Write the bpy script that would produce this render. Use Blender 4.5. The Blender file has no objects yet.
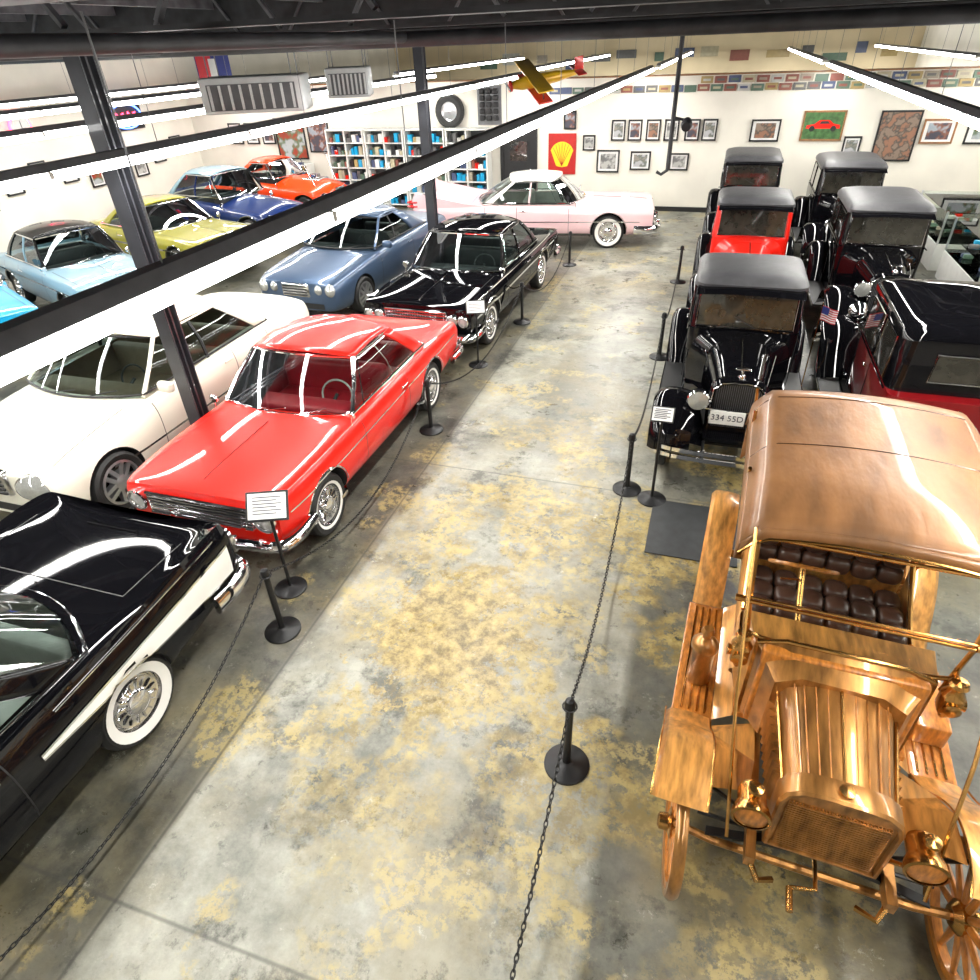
import bpy, bmesh, math, random
from mathutils import Vector, Matrix
from mathutils.bvhtree import BVHTree
random.seed(4)
R=math.radians
S=bpy.context.scene
COL=S.collection
S.view_settings.view_transform='Standard'
# ---------------------------------------------------------------- materials
def mat(name,col,rough=.5,metal=0.,coat=0.,es=0.,var=0.,vscale=8.,bump=0.,bscale=60.,ecol=None,spec=.5,stretch=None):
    m=bpy.data.materials.new(name); m.use_nodes=True
    nt=m.node_tree; b=nt.nodes['Principled BSDF']
    b.inputs['Base Color'].default_value=(*col,1)
    b.inputs['Roughness'].default_value=rough
    b.inputs['Metallic'].default_value=metal
    b.inputs['Coat Weight'].default_value=coat
    b.inputs['Coat Roughness'].default_value=.03
    b.inputs['Specular IOR Level'].default_value=spec
    if es:
        b.inputs['Emission Color'].default_value=(*(ecol or col),1); b.inputs['Emission Strength'].default_value=es
    tc=nt.nodes.new('ShaderNodeTexCoord'); src=tc.outputs['Object']
    if stretch:
        mp=nt.nodes.new('ShaderNodeMapping'); mp.inputs['Scale'].default_value=stretch; nt.links.new(src,mp.inputs[0]); src=mp.outputs[0]
    if var:
        n=nt.nodes.new('ShaderNodeTexNoise'); n.inputs['Scale'].default_value=vscale; n.inputs['Detail'].default_value=5
        r=nt.nodes.new('ShaderNodeValToRGB')
        r.color_ramp.elements[0].position=.3; r.color_ramp.elements[1].position=.7
        r.color_ramp.elements[0].color=(*[c*(1-var) for c in col],1)
        r.color_ramp.elements[1].color=(*[min(1,c*(1+var)) for c in col],1)
        nt.links.new(src,n.inputs['Vector']); nt.links.new(n.outputs['Fac'],r.inputs['Fac']); nt.links.new(r.outputs['Color'],b.inputs['Base Color'])
    if bump:
        n=nt.nodes.new('ShaderNodeTexNoise'); n.inputs['Scale'].default_value=bscale
        bp=nt.nodes.new('ShaderNodeBump'); bp.inputs['Strength'].default_value=bump; bp.inputs['Distance'].default_value=.01
        nt.links.new(src,n.inputs['Vector']); nt.links.new(n.outputs['Fac'],bp.inputs['Height']); nt.links.new(bp.outputs['Normal'],b.inputs['Normal'])
    return m
def glassmat(name,tint=(.75,.85,.85),op=.25):
    m=bpy.data.materials.new(name); m.use_nodes=True; nt=m.node_tree; nt.nodes.clear()
    o=nt.nodes.new('ShaderNodeOutputMaterial'); t=nt.nodes.new('ShaderNodeBsdfTransparent'); g=nt.nodes.new('ShaderNodeBsdfGlossy')
    t.inputs['Color'].default_value=(*tint,1); g.inputs['Roughness'].default_value=.02; g.inputs['Color'].default_value=(.95,.97,1,1)
    l=nt.nodes.new('ShaderNodeLayerWeight'); l.inputs['Blend'].default_value=op
    mx=nt.nodes.new('ShaderNodeMixShader')
    nt.links.new(l.outputs['Fresnel'],mx.inputs['Fac']); nt.links.new(t.outputs[0],mx.inputs[1]); nt.links.new(g.outputs[0],mx.inputs[2]); nt.links.new(mx.outputs[0],o.inputs[0])
    return m
def paint(name,col,metal=0.,rough=.35,spec=.2,coat=.85): return mat(name,col,rough,metal,coat,var=.04,vscale=2,spec=spec)
M_red=paint('paint_red',(.72,.012,.005)); M_black=paint('paint_black',(.003,.003,.004),rough=.15,spec=.0,coat=.75)
M_white=paint('paint_white',(.80,.78,.66)); M_bluegray=paint('paint_bluegray',(.065,.105,.18),.5)
M_ltblue=paint('paint_ltblue',(.21,.34,.42)); M_olive=paint('paint_olive',(.27,.25,.018)); M_dblue=paint('paint_dblue',(.006,.022,.11))
M_cyan=paint('paint_cyan',(.01,.30,.55)); M_orange=paint('paint_orange',(.80,.055,.004)); M_pink=paint('paint_pink',(.76,.52,.54))
M_maroon=paint('paint_maroon',(.18,.004,.006)); M_offwhite=paint('paint_offwhite',(.80,.79,.74))
M_chrome=mat('chrome',(.82,.82,.84),.07,1.,var=.02); M_rubber=mat('tyre_rubber',(.012,.012,.012),.6,var=.3)
M_ww=mat('whitewall',(.75,.74,.7),.5,var=.03); M_dark=mat('dark_trim',(.012,.012,.013),.5,var=.2); M_under=mat('wheel_well',(.01,.01,.01),.9,var=.2)
M_int_red=mat('interior_red',(.35,.01,.02),.45,var=.1); M_int_blk=mat('interior_black',(.02,.02,.022),.5,var=.2); M_int_tan=mat('interior_tan',(.16,.12,.08),.6,var=.1)
M_int_white=mat('interior_white',(.4,.38,.35),.5,var=.1)
M_glass=glassmat('car_glass',(.62,.72,.7),.30); M_glassT=glassmat('pane_glass',(.9,.93,.9),.2)
M_vglass=mat('dark_glass',(.03,.028,.022),.06,0,.8,var=.3)
M_lens=mat('lamp_lens',(.45,.46,.44),.06,.5,1.,var=.1,vscale=60); M_tail=mat('tail_lens',(.6,.01,.01),.15,0,1.,var=.1)
M_gunm=mat('alloy',(.62,.63,.65),.28,.9,var=.05)
M_fabric=mat('top_fabric_gray',(.06,.06,.065),.42,var=.2,bump=.3,bscale=300)
M_copper=mat('copper_body',(.36,.165,.042),.30,.62,.5,var=.5,vscale=6,bump=.12,bscale=5,stretch=(3.2,.6,1.2))
M_panel=mat('varnished_panel',(.50,.235,.055),.38,.25,.6,var=.5,vscale=7,stretch=(4,.6,2))
M_brass=mat('brass',(.55,.30,.09),.22,1.,.2,var=.25,vscale=12)
M_wood=mat('varnished_wood',(.42,.15,.022),.35,.1,.8,var=.5,vscale=14,stretch=(3,1,1))
M_canopy=mat('canopy_leather',(.25,.115,.042),.42,.12,.25,var=.4,vscale=3,bump=.4,bscale=12,stretch=(1.6,.6,1),spec=.4)
M_leather=mat('tufted_leather',(.05,.02,.012),.35,0,.3,var=.3,bump=.2,bscale=30)
M_iron=mat('black_iron',(.012,.012,.013),.4,.3,var=.2)
M_steel=mat('fixture_steel',(.16,.16,.17),.35,.5,var=.15); M_post=mat('post_paint',(.030,.032,.040),.35,.2,.3,var=.25,vscale=4)
M_tube=mat('fluorescent_tube',(1,1,1),.3,es=22,ecol=(1,.99,.96),var=.01)
M_ceil=mat('ceiling_black',(.016,.016,.018),.8,var=.4,vscale=3)
M_beam=mat('beam_black',(.018,.018,.021),.6,var=.6,vscale=5)
M_joist=mat('joist_gray',(.10,.10,.11),.6,var=.5,vscale=5)
M_paper=mat('sign_paper',(.72,.72,.70),.5,var=.06,vscale=40); M_ink=mat('ink',(.05,.05,.07),.6,var=.1)
M_yellow=mat('shell_yellow',(.9,.6,.02),.4,var=.05); M_postred=mat('poster_red',(.42,.015,.012),.4,var=.1)
M_hvac=mat('hvac_enamel',(.45,.47,.47),.4,var=.08); M_hvacd=mat('hvac_slots',(.08,.085,.09),.5,var=.1)
M_mat=mat('rubber_mat',(.02,.022,.023),.6,var=.3)
M_cab=mat('cabinet_white',(.70,.70,.67),.4,var=.05); M_woodshelf=mat('shelf_wood',(.28,.13,.05),.5,var=.3,vscale=10)
M_green=mat('photo_green',(.05,.13,.04),.4,var=.5,vscale=9)
def wallmat(name,col):
    return mat(name,col,.7,var=.07,vscale=1.2,bump=.1,bscale=40)
M_wall=wallmat('wall_paint_white',(.72,.69,.61)); M_wall2=wallmat('wall_paint_cream',(.62,.52,.34))
def artmat(name,cols,scale=3):
    m=bpy.data.materials.new(name); m.use_nodes=True; nt=m.node_tree; b=nt.nodes['Principled BSDF']
    tc=nt.nodes.new('ShaderNodeTexCoord'); n=nt.nodes.new('ShaderNodeTexNoise'); n.inputs['Scale'].default_value=scale; n.inputs['Detail'].default_value=2
    r=nt.nodes.new('ShaderNodeValToRGB'); r.color_ramp.interpolation='LINEAR'
    e=r.color_ramp.elements
    while len(e)<len(cols): e.new(.5)
    for i,c in enumerate(cols):
        e[i].position=0 if i==0 else .36+.28*i/len(cols); e[i].color=(*c,1)
    nt.links.new(tc.outputs['Object'],n.inputs['Vector']); nt.links.new(n.outputs['Fac'],r.inputs['Fac']); nt.links.new(r.outputs['Color'],b.inputs['Base Color'])
    b.inputs['Roughness'].default_value=.3
    return m
ARTS=[artmat('art_car_photo',[(.04,.06,.08),(.25,.23,.19),(.12,.14,.12),(.4,.4,.42)],5),
      artmat('art_red_car',[(.03,.04,.03),(.3,.04,.02),(.10,.15,.08),(.35,.38,.4)],3),
      artmat('art_map',[(.16,.13,.10),(.24,.18,.14),(.08,.07,.06),(.28,.14,.09)],5),
      artmat('art_bw',[(.03,.03,.03),(.15,.15,.15),(.4,.4,.38)],6),
      artmat('art_blue',[(.05,.10,.2),(.3,.34,.38),(.2,.08,.05),(.06,.06,.08)],4)]
# ---------------------------------------------------------------- mesh builder
class MB:
    def __init__(s): s.v=[];s.f=[];s.m=[];s.mats=[]
    def mi(s,m):
        if m not in s.mats: s.mats.append(m)
        return s.mats.index(m)
    def add(s,vs,fs,m,M=None):
        o=len(s.v); k=s.mi(m)
        for v in vs:
            v=Vector(v); s.v.append(tuple(M@v if M else v))
        for f in fs: s.f.append(tuple(i+o for i in f)); s.m.append(k)
    def box(s,c,sz,m,M=None):
        x,y,z=[a/2 for a in sz]; cx,cy,cz=c
        vs=[(cx+i*x,cy+j*y,cz+k*z) for k in(-1,1) for j in(-1,1) for i in(-1,1)]
        s.add(vs,[(0,2,3,1),(4,5,7,6),(0,1,5,4),(2,6,7,3),(0,4,6,2),(1,3,7,5)],m,M)
    def rbox(s,c,sz,r,m,M=None):
        h=[a/2 for a in sz]; r=min(r,min(h)*.99)
        def ax(hh): return [-hh,-(hh-r*.3),-(hh-r),(hh-r),(hh-r*.3),hh]
        for a in range(3):
            u=(a+1)%3; w=(a+2)%3; U=ax(h[u]); Wd=ax(h[w])
            for sg in(-1,1):
                vs=[]
                for p in U:
                    for q in Wd:
                        P=[0,0,0];P[a]=sg*h[a];P[u]=p;P[w]=q
                        I=[max(-(h[k]-r),min(h[k]-r,P[k])) for k in range(3)]
                        d=Vector(P)-Vector(I); d=d.normalized()*r if d.length>1e-9 else d
                        vs.append(Vector(I)+d+Vector(c))
                fs=[]
                for i in range(5):
                    for j in range(5):
                        f=(i*6+j,(i+1)*6+j,(i+1)*6+j+1,i*6+j+1)
                        fs.append(f if sg>0 else f[::-1])
                s.add(vs,fs,m,M)
    def lathe(s,prof,m,M=None,seg=24,a0=0,a1=2*math.pi):
        full=abs(a1-a0-2*math.pi)<1e-6; n=seg if full else seg+1
        vs=[];fs=[]
        for r,h in prof:
            for i in range(n):
                a=a0+(a1-a0)*i/seg; vs.append((r*math.cos(a),r*math.sin(a),h))
        for j in range(len(prof)-1):
            for i in range(seg):
                k=(i+1)%n if full else i+1
                fs.append((j*n+i,j*n+k,(j+1)*n+k,(j+1)*n+i))
        s.add(vs,fs,m,M)
    def cyl(s,a,b,r,m,seg=12,r2=None,M=None):
        a=Vector(a);b=Vector(b);d=b-a; q=Vector((0,0,1)).rotation_difference(d.normalized()).to_matrix().to_4x4()
        T=Matrix.Translation(a)@q
        if M: T=M@T
        r2=r if r2 is None else r2; L=d.length
        s.lathe([(0,0),(r,0),(r2,L),(0,L)],m,T,seg)
    def tube(s,pts,r,m,n=8,closed=False,M=None,rs=None):
        P=[Vector(p) for p in pts]; N=len(P)
        T=[]
        for i in range(N):
            if closed: t=P[(i+1)%N]-P[i-1]
            else: t=P[min(i+1,N-1)]-P[max(i-1,0)]
            T.append(t.normalized())
        up=Vector((0,0,1)) if abs(T[0].z)<.9 else Vector((1,0,0))
        nrm=(up-T[0]*up.dot(T[0])).normalized()
        vs=[];fs=[]
        for i in range(N):
            nrm=(nrm-T[i]*nrm.dot(T[i])).normalized(); bn=T[i].cross(nrm)
            rr=rs[i] if rs else r
            for k in range(n):
                a=2*math.pi*k/n; vs.append(P[i]+nrm*math.cos(a)*rr+bn*math.sin(a)*rr)
        for i in range(N if closed else N-1):
            j=(i+1)%N
            for k in range(n):
                fs.append((i*n+k,i*n+(k+1)%n,j*n+(k+1)%n,j*n+k))
        if not closed: fs+= [tuple(range(n))[::-1],tuple((N-1)*n+k for k in range(n))]
        s.add(vs,fs,m,M)
    def sweep(s,pts,sec,m,M=None):
        P=[Vector(p) for p in pts];N=len(P);n=len(sec);vs=[];fs=[]
        for i in range(N):
            t=(P[min(i+1,N-1)]-P[max(i-1,0)]).normalized(); sd=t.cross(Vector((0,0,1))).normalized()
            for a,b in sec: vs.append(P[i]+sd*a+Vector((0,0,b)))
        for i in range(N-1):
            for k in range(n): fs.append((i*n+k,i*n+(k+1)%n,(i+1)*n+(k+1)%n,(i+1)*n+k))
        fs+=[tuple(range(n))[::-1],tuple((N-1)*n+k for k in range(n))]
        s.add(vs,fs,m,M)
    def grid(s,fn,nu,nv,m,M=None):
        vs=[fn(i/nu,j/nv) for i in range(nu+1) for j in range(nv+1)]
        fs=[(i*(nv+1)+j,(i+1)*(nv+1)+j,(i+1)*(nv+1)+j+1,i*(nv+1)+j+1) for i in range(nu) for j in range(nv)]
        s.add(vs,fs,m,M)
    def loft(s,secs,m,closed=True,caps=True,M=None):
        n=len(secs[0]);vs=[p for q in secs for p in q];fs=[]
        for i in range(len(secs)-1):
            for k in range(n if closed else n-1):
                fs.append((i*n+k,i*n+(k+1)%n,(i+1)*n+(k+1)%n,(i+1)*n+k))
        if caps: fs+=[tuple(range(n))[::-1],tuple((len(secs)-1)*n+k for k in range(n))]
        s.add(vs,fs,m,M)
    def obj(s,name,parent=None,loc=(0,0,0),rot=(0,0,0),solid=0,ang=38,recalc=True):
        me=bpy.data.meshes.new(name); me.from_pydata(s.v,[],s.f)
        for m in s.mats: me.materials.append(m)
        for p,k in zip(me.polygons,s.m): p.material_index=k
        if recalc:
            bm=bmesh.new(); bm.from_mesh(me); bmesh.ops.recalc_face_normals(bm,faces=bm.faces); bm.to_mesh(me); bm.free()
        me.shade_smooth(); me.set_sharp_from_angle(angle=R(ang))
        o=bpy.data.objects.new(name,me); COL.objects.link(o); o.location=loc; o.rotation_euler=rot
        if parent: o.parent=parent
        if solid:
            md=o.modifiers.new('s','SOLIDIFY'); md.thickness=solid; md.offset=0
        return o
def empty(name,loc=(0,0,0),rz=0):
    o=bpy.data.objects.new(name,None); COL.objects.link(o); o.location=loc; o.rotation_euler=(0,0,rz); o.empty_display_size=.1
    return o
def catmull(P,n):
    P=[Vector(p) for p in P]; out=[]; N=len(P)
    for i in range(n+1):
        t=i/n*(N-1); k=min(int(t),N-2); f=t-k
        p0=P[max(k-1,0)];p1=P[k];p2=P[k+1];p3=P[min(k+2,N-1)]
        out.append(.5*((2*p1)+(p2-p0)*f+(2*p0-5*p1+4*p2-p3)*f*f+(3*p1-p0-3*p2+p3)*f**3))
    return out
TR=Matrix.Translation
def RX(a): return Matrix.Rotation(a,4,'X')
def RY(a): return Matrix.Rotation(a,4,'Y')
def RZ(a): return Matrix.Rotation(a,4,'Z')
def text(body,size,m,parent,loc,rot,name='lettering'):
    c=bpy.data.curves.new(name,'FONT'); c.body=body; c.size=size; c.extrude=.002; c.align_x='CENTER'; c.align_y='CENTER'; c.materials.append(m)
    o=bpy.data.objects.new(name,c); COL.objects.link(o); o.location=loc; o.rotation_euler=rot; o.parent=parent; return o
# ---------------------------------------------------------------- wheels
def wheel(name,parent,x,y,r,side,style,tw=.1,capmat=None):
    mb=MB(); M=TR((x,y,r))@RY(R(90)*side)
    rim={'alloy':.72,'wide':.62,'thin':.62,'wire':.76}.get(style,.65)*r
    mb.lathe([(rim,-tw*.8),(r*.9,-tw),(r*.985,-tw*.75),(r,-tw*.3),(r,tw*.3),(r*.985,tw*.75),(r*.9,tw),(rim,tw*.8)],M_rubber,M,40)
    if style=='wide': mb.lathe([(rim*1.01,tw*.84),(r*.74,tw*.93),(r*.84,tw*1.03)],M_ww,M,40)
    if style=='thin': mb.lathe([(rim*1.08,tw*.86),(r*.76,tw*.96)],M_ww,M,40)
    if style in('wide','thin','cap'):
        mb.lathe([(rim,tw*.8),(rim*.97,tw*.55),(rim*.8,tw*.35),(rim*.66,tw*.4)],capmat or M_chrome,M,36)
        mb.lathe([(rim*.9,tw*.5),(rim*.86,tw*.8),(rim*.7,tw*.7),(rim*.45,tw*.72),(rim*.4,tw*1.0),(rim*.2,tw*1.15),(0,tw*1.18)],M_chrome,M,32)
        for i in range(16):
            mb.box((rim*.64,0,tw*.78),(rim*.3,.012,.012),M_chrome,M@RZ(2*math.pi*i/16))
    elif style=='alloy':
        mb.lathe([(rim,tw*.8),(rim*.95,tw*.3),(rim*.93,-tw*.2),(0,-tw*.2)],M_dark,M,36)
        mb.lathe([(rim*1.01,tw*.86),(rim*.90,tw*.92),(rim*.88,tw*.5)],M_gunm,M,36)
        for i in range(5):
            A=M@RZ(2*math.pi*i/5)
            for dd in(-.03,.03):
                mb.add([(rim*.15,dd-.024,tw*.9),(rim*.15,dd+.024,tw*.9),(rim*.95,dd*1.6+.022,tw*.85),(rim*.95,dd*1.6-.022,tw*.85),(rim*.15,dd-.024,.02),(rim*.15,dd+.024,.02),(rim*.95,dd*1.6+.022,tw*.4),(rim*.95,dd*1.6-.022,tw*.4)],
                   [(0,1,2,3),(4,7,6,5),(0,3,7,4),(1,5,6,2)],M_gunm,A)
        mb.lathe([(rim*.34,0),(rim*.34,tw*.9),(rim*.14,tw*1.05),(0,tw*1.05)],M_gunm,M,20)
    elif style=='wire':
        c=capmat or M_black
        mb.lathe([(rim,tw*.8),(rim*.95,tw*.6),(rim*.9,tw*.3),(rim*.9,-tw*.3),(rim*.95,-tw*.6),(rim,-tw*.8)],c,M,36)
        for i in range(24):
            a=2*math.pi*i/24; b=a+(.25 if i%2 else -.25); h=tw*.7 if i%3 else -tw*.5
            mb.cyl((rim*.22*math.cos(b),rim*.22*math.sin(b),h),(rim*.92*math.cos(a),rim*.92*math.sin(a),0),.005,c,5,M=M)
        mb.lathe([(rim*.24,-tw*.6),(rim*.24,tw*.7),(rim*.2,tw*.9),(rim*.17,tw*1.05),(0,tw*1.1)],M_chrome,M,20)
    return mb.obj(name,parent)
# ---------------------------------------------------------------- generic car
def smooth_apply(ob,cut=None):
    sb=ob.modifiers.new('ss','SUBSURF'); sb.levels=2; sb.render_levels=2
    if cut:
        b=ob.modifiers.new('b','BOOLEAN'); b.object=cut; b.operation='DIFFERENCE'; b.solver='EXACT'
        try: b.material_mode='TRANSFER'
        except Exception: pass
    dg=bpy.context.evaluated_depsgraph_get(); dg.update()
    me=bpy.data.meshes.new_from_object(ob.evaluated_get(dg))
    ob.modifiers.clear(); ob.data=me
    me.shade_smooth(); me.set_sharp_from_angle(angle=R(40))
    if cut: bpy.data.objects.remove(cut)
def car(name,loc,rz,st,W,L,wy,wr,gh,pm,roofm=None,intm=None,wstyle='wide',heads=None,headr=.08,headz=.62,grille=None,
        bump=(.42,.42),bumph=.06,trim=None,rearlamps=None,pill='hard',topc=.60,cren=.45,extra=None,modern=False,hub=None,tw=.1,archk=1.16,hood=True,win=.03):
    root=empty(name,loc,rz); roofm=roofm or pm; intm=intm or M_int_blk
    secs=[]
    for (y,w,zb,sh,c) in st:
        h=sh-zb
        half=[(0,zb),(.78*w,zb),(.96*w,zb+.10*h),(w,zb+.48*h),(.995*w,zb+.80*h),(.94*w,sh),(topc*w,sh+(c-sh)*.75),(0,c)]
        lp=[(x,y,z) for x,z in half]+[(-x,y,z) for x,z in half[-2:0:-1]]
        secs.append(lp)
    bm=bmesh.new(); cr=bm.edges.layers.float.new('crease_edge')
    V=[[bm.verts.new(p) for p in s] for s in secs]; n=14
    for i in range(len(V)-1):
        for k in range(n): bm.faces.new((V[i][k],V[i][(k+1)%n],V[i+1][(k+1)%n],V[i+1][k]))
    for e,rev in((0,True),(-1,False)):
        q=V[e]
        F=[(q[0],q[1],q[13])]+[(q[k],q[k+1],q[13-k],q[14-k]) for k in range(1,6)]+[(q[6],q[7],q[8])]
        for f in F: bm.faces.new(f)
    bm.edges.ensure_lookup_table()
    def edge(a,b):
        return bm.edges.get((a,b))
    for i in range(len(V)-1):
        for k in (4,5,9,10):
            e=edge(V[i][k],V[i+1][k]); e[cr]=cren
        for k in (1,13):
            e=edge(V[i][k],V[i+1][k]); e[cr]=.6
    for q in (V[0],V[-1]):
        for k in range(n): edge(q[k],q[(k+1)%n])[cr]=.85 if not modern else .4
    bmesh.ops.recalc_face_normals(bm,faces=bm.faces)
    me=bpy.data.meshes.new('body'); bm.to_mesh(me); bm.free(); me.materials.append(pm)
    body=bpy.data.objects.new('body',me); COL.objects.link(body)
    yA,yB,yC,yD,wb,wr_,zb,zr,bow,bowr=gh
    cm=MB()
    for y in wy:
        for sd in(-1,1):
            cm.lathe([(0,0),(wr*archk,0),(wr*archk,.42),(0,.42)],M_under,TR((sd*(W/2-.3),y,wr*1.02))@RY(R(90)*sd),32)
    def botc(s): return Vector((s*wb,yA+bow*s*s,zb))
    def botr(s): return Vector((s*wb,yD-bowr*s*s,zb))
    loop=[botc(s/6) for s in range(-6,7)]+[botr(s/6) for s in range(6,-7,-1)]
    cen=Vector((0,(yA+yD)/2,0))
    def ins(p,z): q=p.copy(); q.x*=.93; q.y=cen.y+(q.y-cen.y)*.95; q.z=z; return q
    cm.loft([[ins(p,.42) for p in loop],[ins(p,1.7) for p in loop]],intm)
    cut=cm.obj('cutter')
    smooth_apply(body,cut); body.parent=root
    bv=BVHTree.FromPolygons([v.co for v in body.data.vertices],[p.vertices for p in body.data.polygons])
    def side(y,z,sd,off=.006):
        h=bv.ray_cast(Vector((sd*2,y,z)),Vector((-sd,0,0)))
        if h[0] is None: return Vector((sd*W/2,y,z))
        x=h[0].x
        if abs(x)<W*.40: x=sd*W*.485
        return Vector((x+sd*off,y,z))
    def front(x,z,fr=True,off=.006):
        d=1 if fr else -1
        h=bv.ray_cast(Vector((x,-1 if fr else L+1,z)),Vector((0,d,0)))
        if h[0] is None: return Vector((x,.05 if fr else L-.05,z))
        return Vector((x,h[0].y-d*off,z))
    def top(x,y,off=.006):
        h=bv.ray_cast(Vector((x,y,2)),Vector((0,0,-1)))
        return Vector((x,y,(h[0].z if h[0] else .9)+off))
    g=MB(); t=MB(); rf=MB()
    tw_=bow*.7
    def topf(s): return Vector((s*wr_,yB+tw_*s*s,zr-.03*s*s))
    def topr(s): return Vector((s*wr_,yC-bowr*.7*s*s,zr-.03*s*s))
    lo=Vector((0,0,-.03))
    def ws(u,v):
        s=u*2-1; a=botc(s)+lo; b=topf(s); p=a.lerp(b,v); p.y-=.04*math.sin(math.pi*v)*(1-s*s); return p
    def rw(u,v):
        s=u*2-1; a=botr(s)+lo; b=topr(s); p=a.lerp(b,v); p.y+=.04*math.sin(math.pi*v)*(1-s*s); return p
    g.grid(ws,14,5,M_glass); g.grid(rw,14,5,M_glass)
    for sd in(-1,1):
        A=botc(sd)+lo;B=topf(sd);C=topr(sd);D=botr(sd)+lo
        if pill=='hard': kb=.86;kt=.80
        elif pill=='fast': kb=.72;kt=.72
        else: kb=.90;kt=.92
        Db=A.lerp(D,kb);Ct=B.lerp(C,kt)
        def sg(u,v,A=A,B=B,Db=Db,Ct=Ct,sd=sd):
            p=A.lerp(Db,u).lerp(B.lerp(Ct,u),v); p.x+=sd*.035*math.sin(math.pi*v); return p
        g.grid(sg,6,5,M_glass)
        def cp(u,v,D=D,C=C,Db=Db,Ct=Ct,sd=sd):
            p=Db.lerp(D,u).lerp(Ct.lerp(C,u),v); p.x+=sd*(.035*math.sin(math.pi*v)+.004); return p
        rf.grid(cp,4,5,roofm)
        pm2=M_chrome if not modern else pm
        t.tube([A,A.lerp(B,.5)+Vector((sd*.02,-.01,0)),B],.024,pm2 if not modern else pm,6)
        if pill!='hard' or modern:
            p0=A.lerp(Db,.52);p1=B.lerp(Ct,.55); t.tube([p0,p0.lerp(p1,.5)+Vector((sd*.037,0,0)),p1],.022,M_dark if modern else pm,6)
        else:
            p0=A.lerp(Db,.62);p1=B.lerp(Ct,.62); t.tube([p0,p0.lerp(p1,.5)+Vector((sd*.037,0,0)),p1],.008,M_chrome,6)
        if not modern:
            p0=A.lerp(Db,.16);p1=A.lerp(B,.85).lerp(B.lerp(Ct,.12),.9); t.tube([p0,p1],.007,M_chrome,6)
        t.tube([A+Vector((sd*.012,0,.03)),D+Vector((sd*.012,0,.03))],.012,M_chrome if not modern else M_dark,6)
        t.tube([B+Vector((sd*.005,0,0)),(B+C)/2+Vector((sd*.01,0,0)),C],.014,M_chrome if not modern else pm,6)
    t.tube([ws(i/14,0)+Vector((0,0,.03)) for i in range(15)],.014,M_chrome if not modern else M_dark,6)
    t.tube([ws(i/14,1) for i in range(15)],.014,M_chrome if not modern else M_dark,6)
    t.tube([rw(i/14,0)+Vector((0,0,.03)) for i in range(15)],.014,M_chrome if not modern else M_dark,6)
    t.tube([rw(i/14,1) for i in range(15)],.014,M_chrome if not modern else M_dark,6)
    def roof(u,v):
        s=u*2-1; p=topf(s).lerp(topr(s),v); p.x*=1.02; p.z+=.045*(1-abs(s)**2.5)+.035*math.sin(math.pi*v); return p
    rf.grid(roof,16,12,roofm)
    r0=rf.obj('roof',root,solid=.02,ang=60)
    if hood:
        for sx in(-.35,.25):
            t.tube([ws(.5+sx/2,.03)+Vector((0,-.02,.01)),ws(.5+sx/2+.22,.14)+Vector((0,-.02,.01))],.006,M_chrome if not modern else M_dark,5)
    it=MB()
    ym=yA+ (yD-yA)*.42
    it.rbox((0,ym,.55),(wb*1.75,.5,.2),.07,intm); it.rbox((0,ym+.28,.76),(wb*1.75,.16,.5),.06,intm,)
    it.rbox((0,min(ym+1.0,yD-.5),.55),(wb*1.7,.45,.2),.07,intm); it.rbox((0,min(ym+1.25,yD-.22),.72),(wb*1.7,.15,.45),.06,intm)
    it.rbox((0,yA+.36,zb-.12),(wb*1.75,.28,.2),.05,intm)
    it.tube([(.36+.19*math.cos(a),yA+.62+.06*math.sin(a),zb-.04+.15*math.sin(a)) for a in [2*math.pi*i/20 for i in range(20)]],.012,M_int_white if intm==M_int_red else M_dark,6,closed=True)
    it.cyl((.36,yA+.62,zb-.04),(.36,yA+.4,zb-.14),.02,M_dark)
    it.obj('interior',root)
    g.obj('glass',root,ang=60)
    sec=[(-.03,-bumph),(.0,-bumph*1.15),(.03,-bumph*.7),(.045,0),(.03,bumph*.7),(0,bumph*1.15),(-.03,bumph)]
    bmat=M_chrome if not modern else pm
    w0=W/2
    if not modern:
        zf,zr2=bump
        pf=catmull([(-w0*1.0,.42,zf),(-w0*1.01,.12,zf),(-w0*.9,-.07,zf),(-w0*.5,-.12,zf),(0,-.13,zf),(w0*.5,-.12,zf),(w0*.9,-.07,zf),(w0*1.01,.12,zf),(w0*1.0,.42,zf)],32)
        t.sweep(pf,sec,bmat)
        pr=[Vector((-p.x,L-p.y,zr2)) for p in pf]; t.sweep(pr,sec,bmat)
        for sx in(-.4,.4):
            t.rbox((sx*W*.55,-.13,zf+.01),(.07,.09,bumph*2.8),.03,M_chrome); t.rbox((sx*W*.55,L+.13,zr2+.01),(.07,.09,bumph*2.8),.03,M_chrome)
    if heads:
        for hx in heads:
            for sd in(-1,1):
                p=front(sd*hx,headz); M=TR(p)@RX(R(90))
                t.lathe([(headr*1.25,-.05),(headr*1.25,.035),(headr*1.05,.045),(headr,.02)],M_chrome,M,24)
                t.lathe([(headr,.02),(headr*.7,.045),(0,.055)],M_lens,M,20)
    if grille:
        gw,gz0,gz1,style,nb=grille
        t.grid(lambda u,v:front((u*2-1)*gw,gz0+(gz1-gz0)*v,off=.008),24,4,M_dark)
        for i in range(nb):
            z=gz0+(gz1-gz0)*i/(nb-1)
            t.tube([front((u/20*2-1)*gw,z,off=.025) for u in range(21)],.018 if i in(0,nb-1) else .011,M_chrome,6)
        nv=25 if style=='egg' else 3
        for i in range(nv):
            x=(i/(nv-1)*2-1)*gw; t.tube([front(x,gz0,off=.02),front(x,gz1,off=.02)],.007,M_chrome,5)
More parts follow.
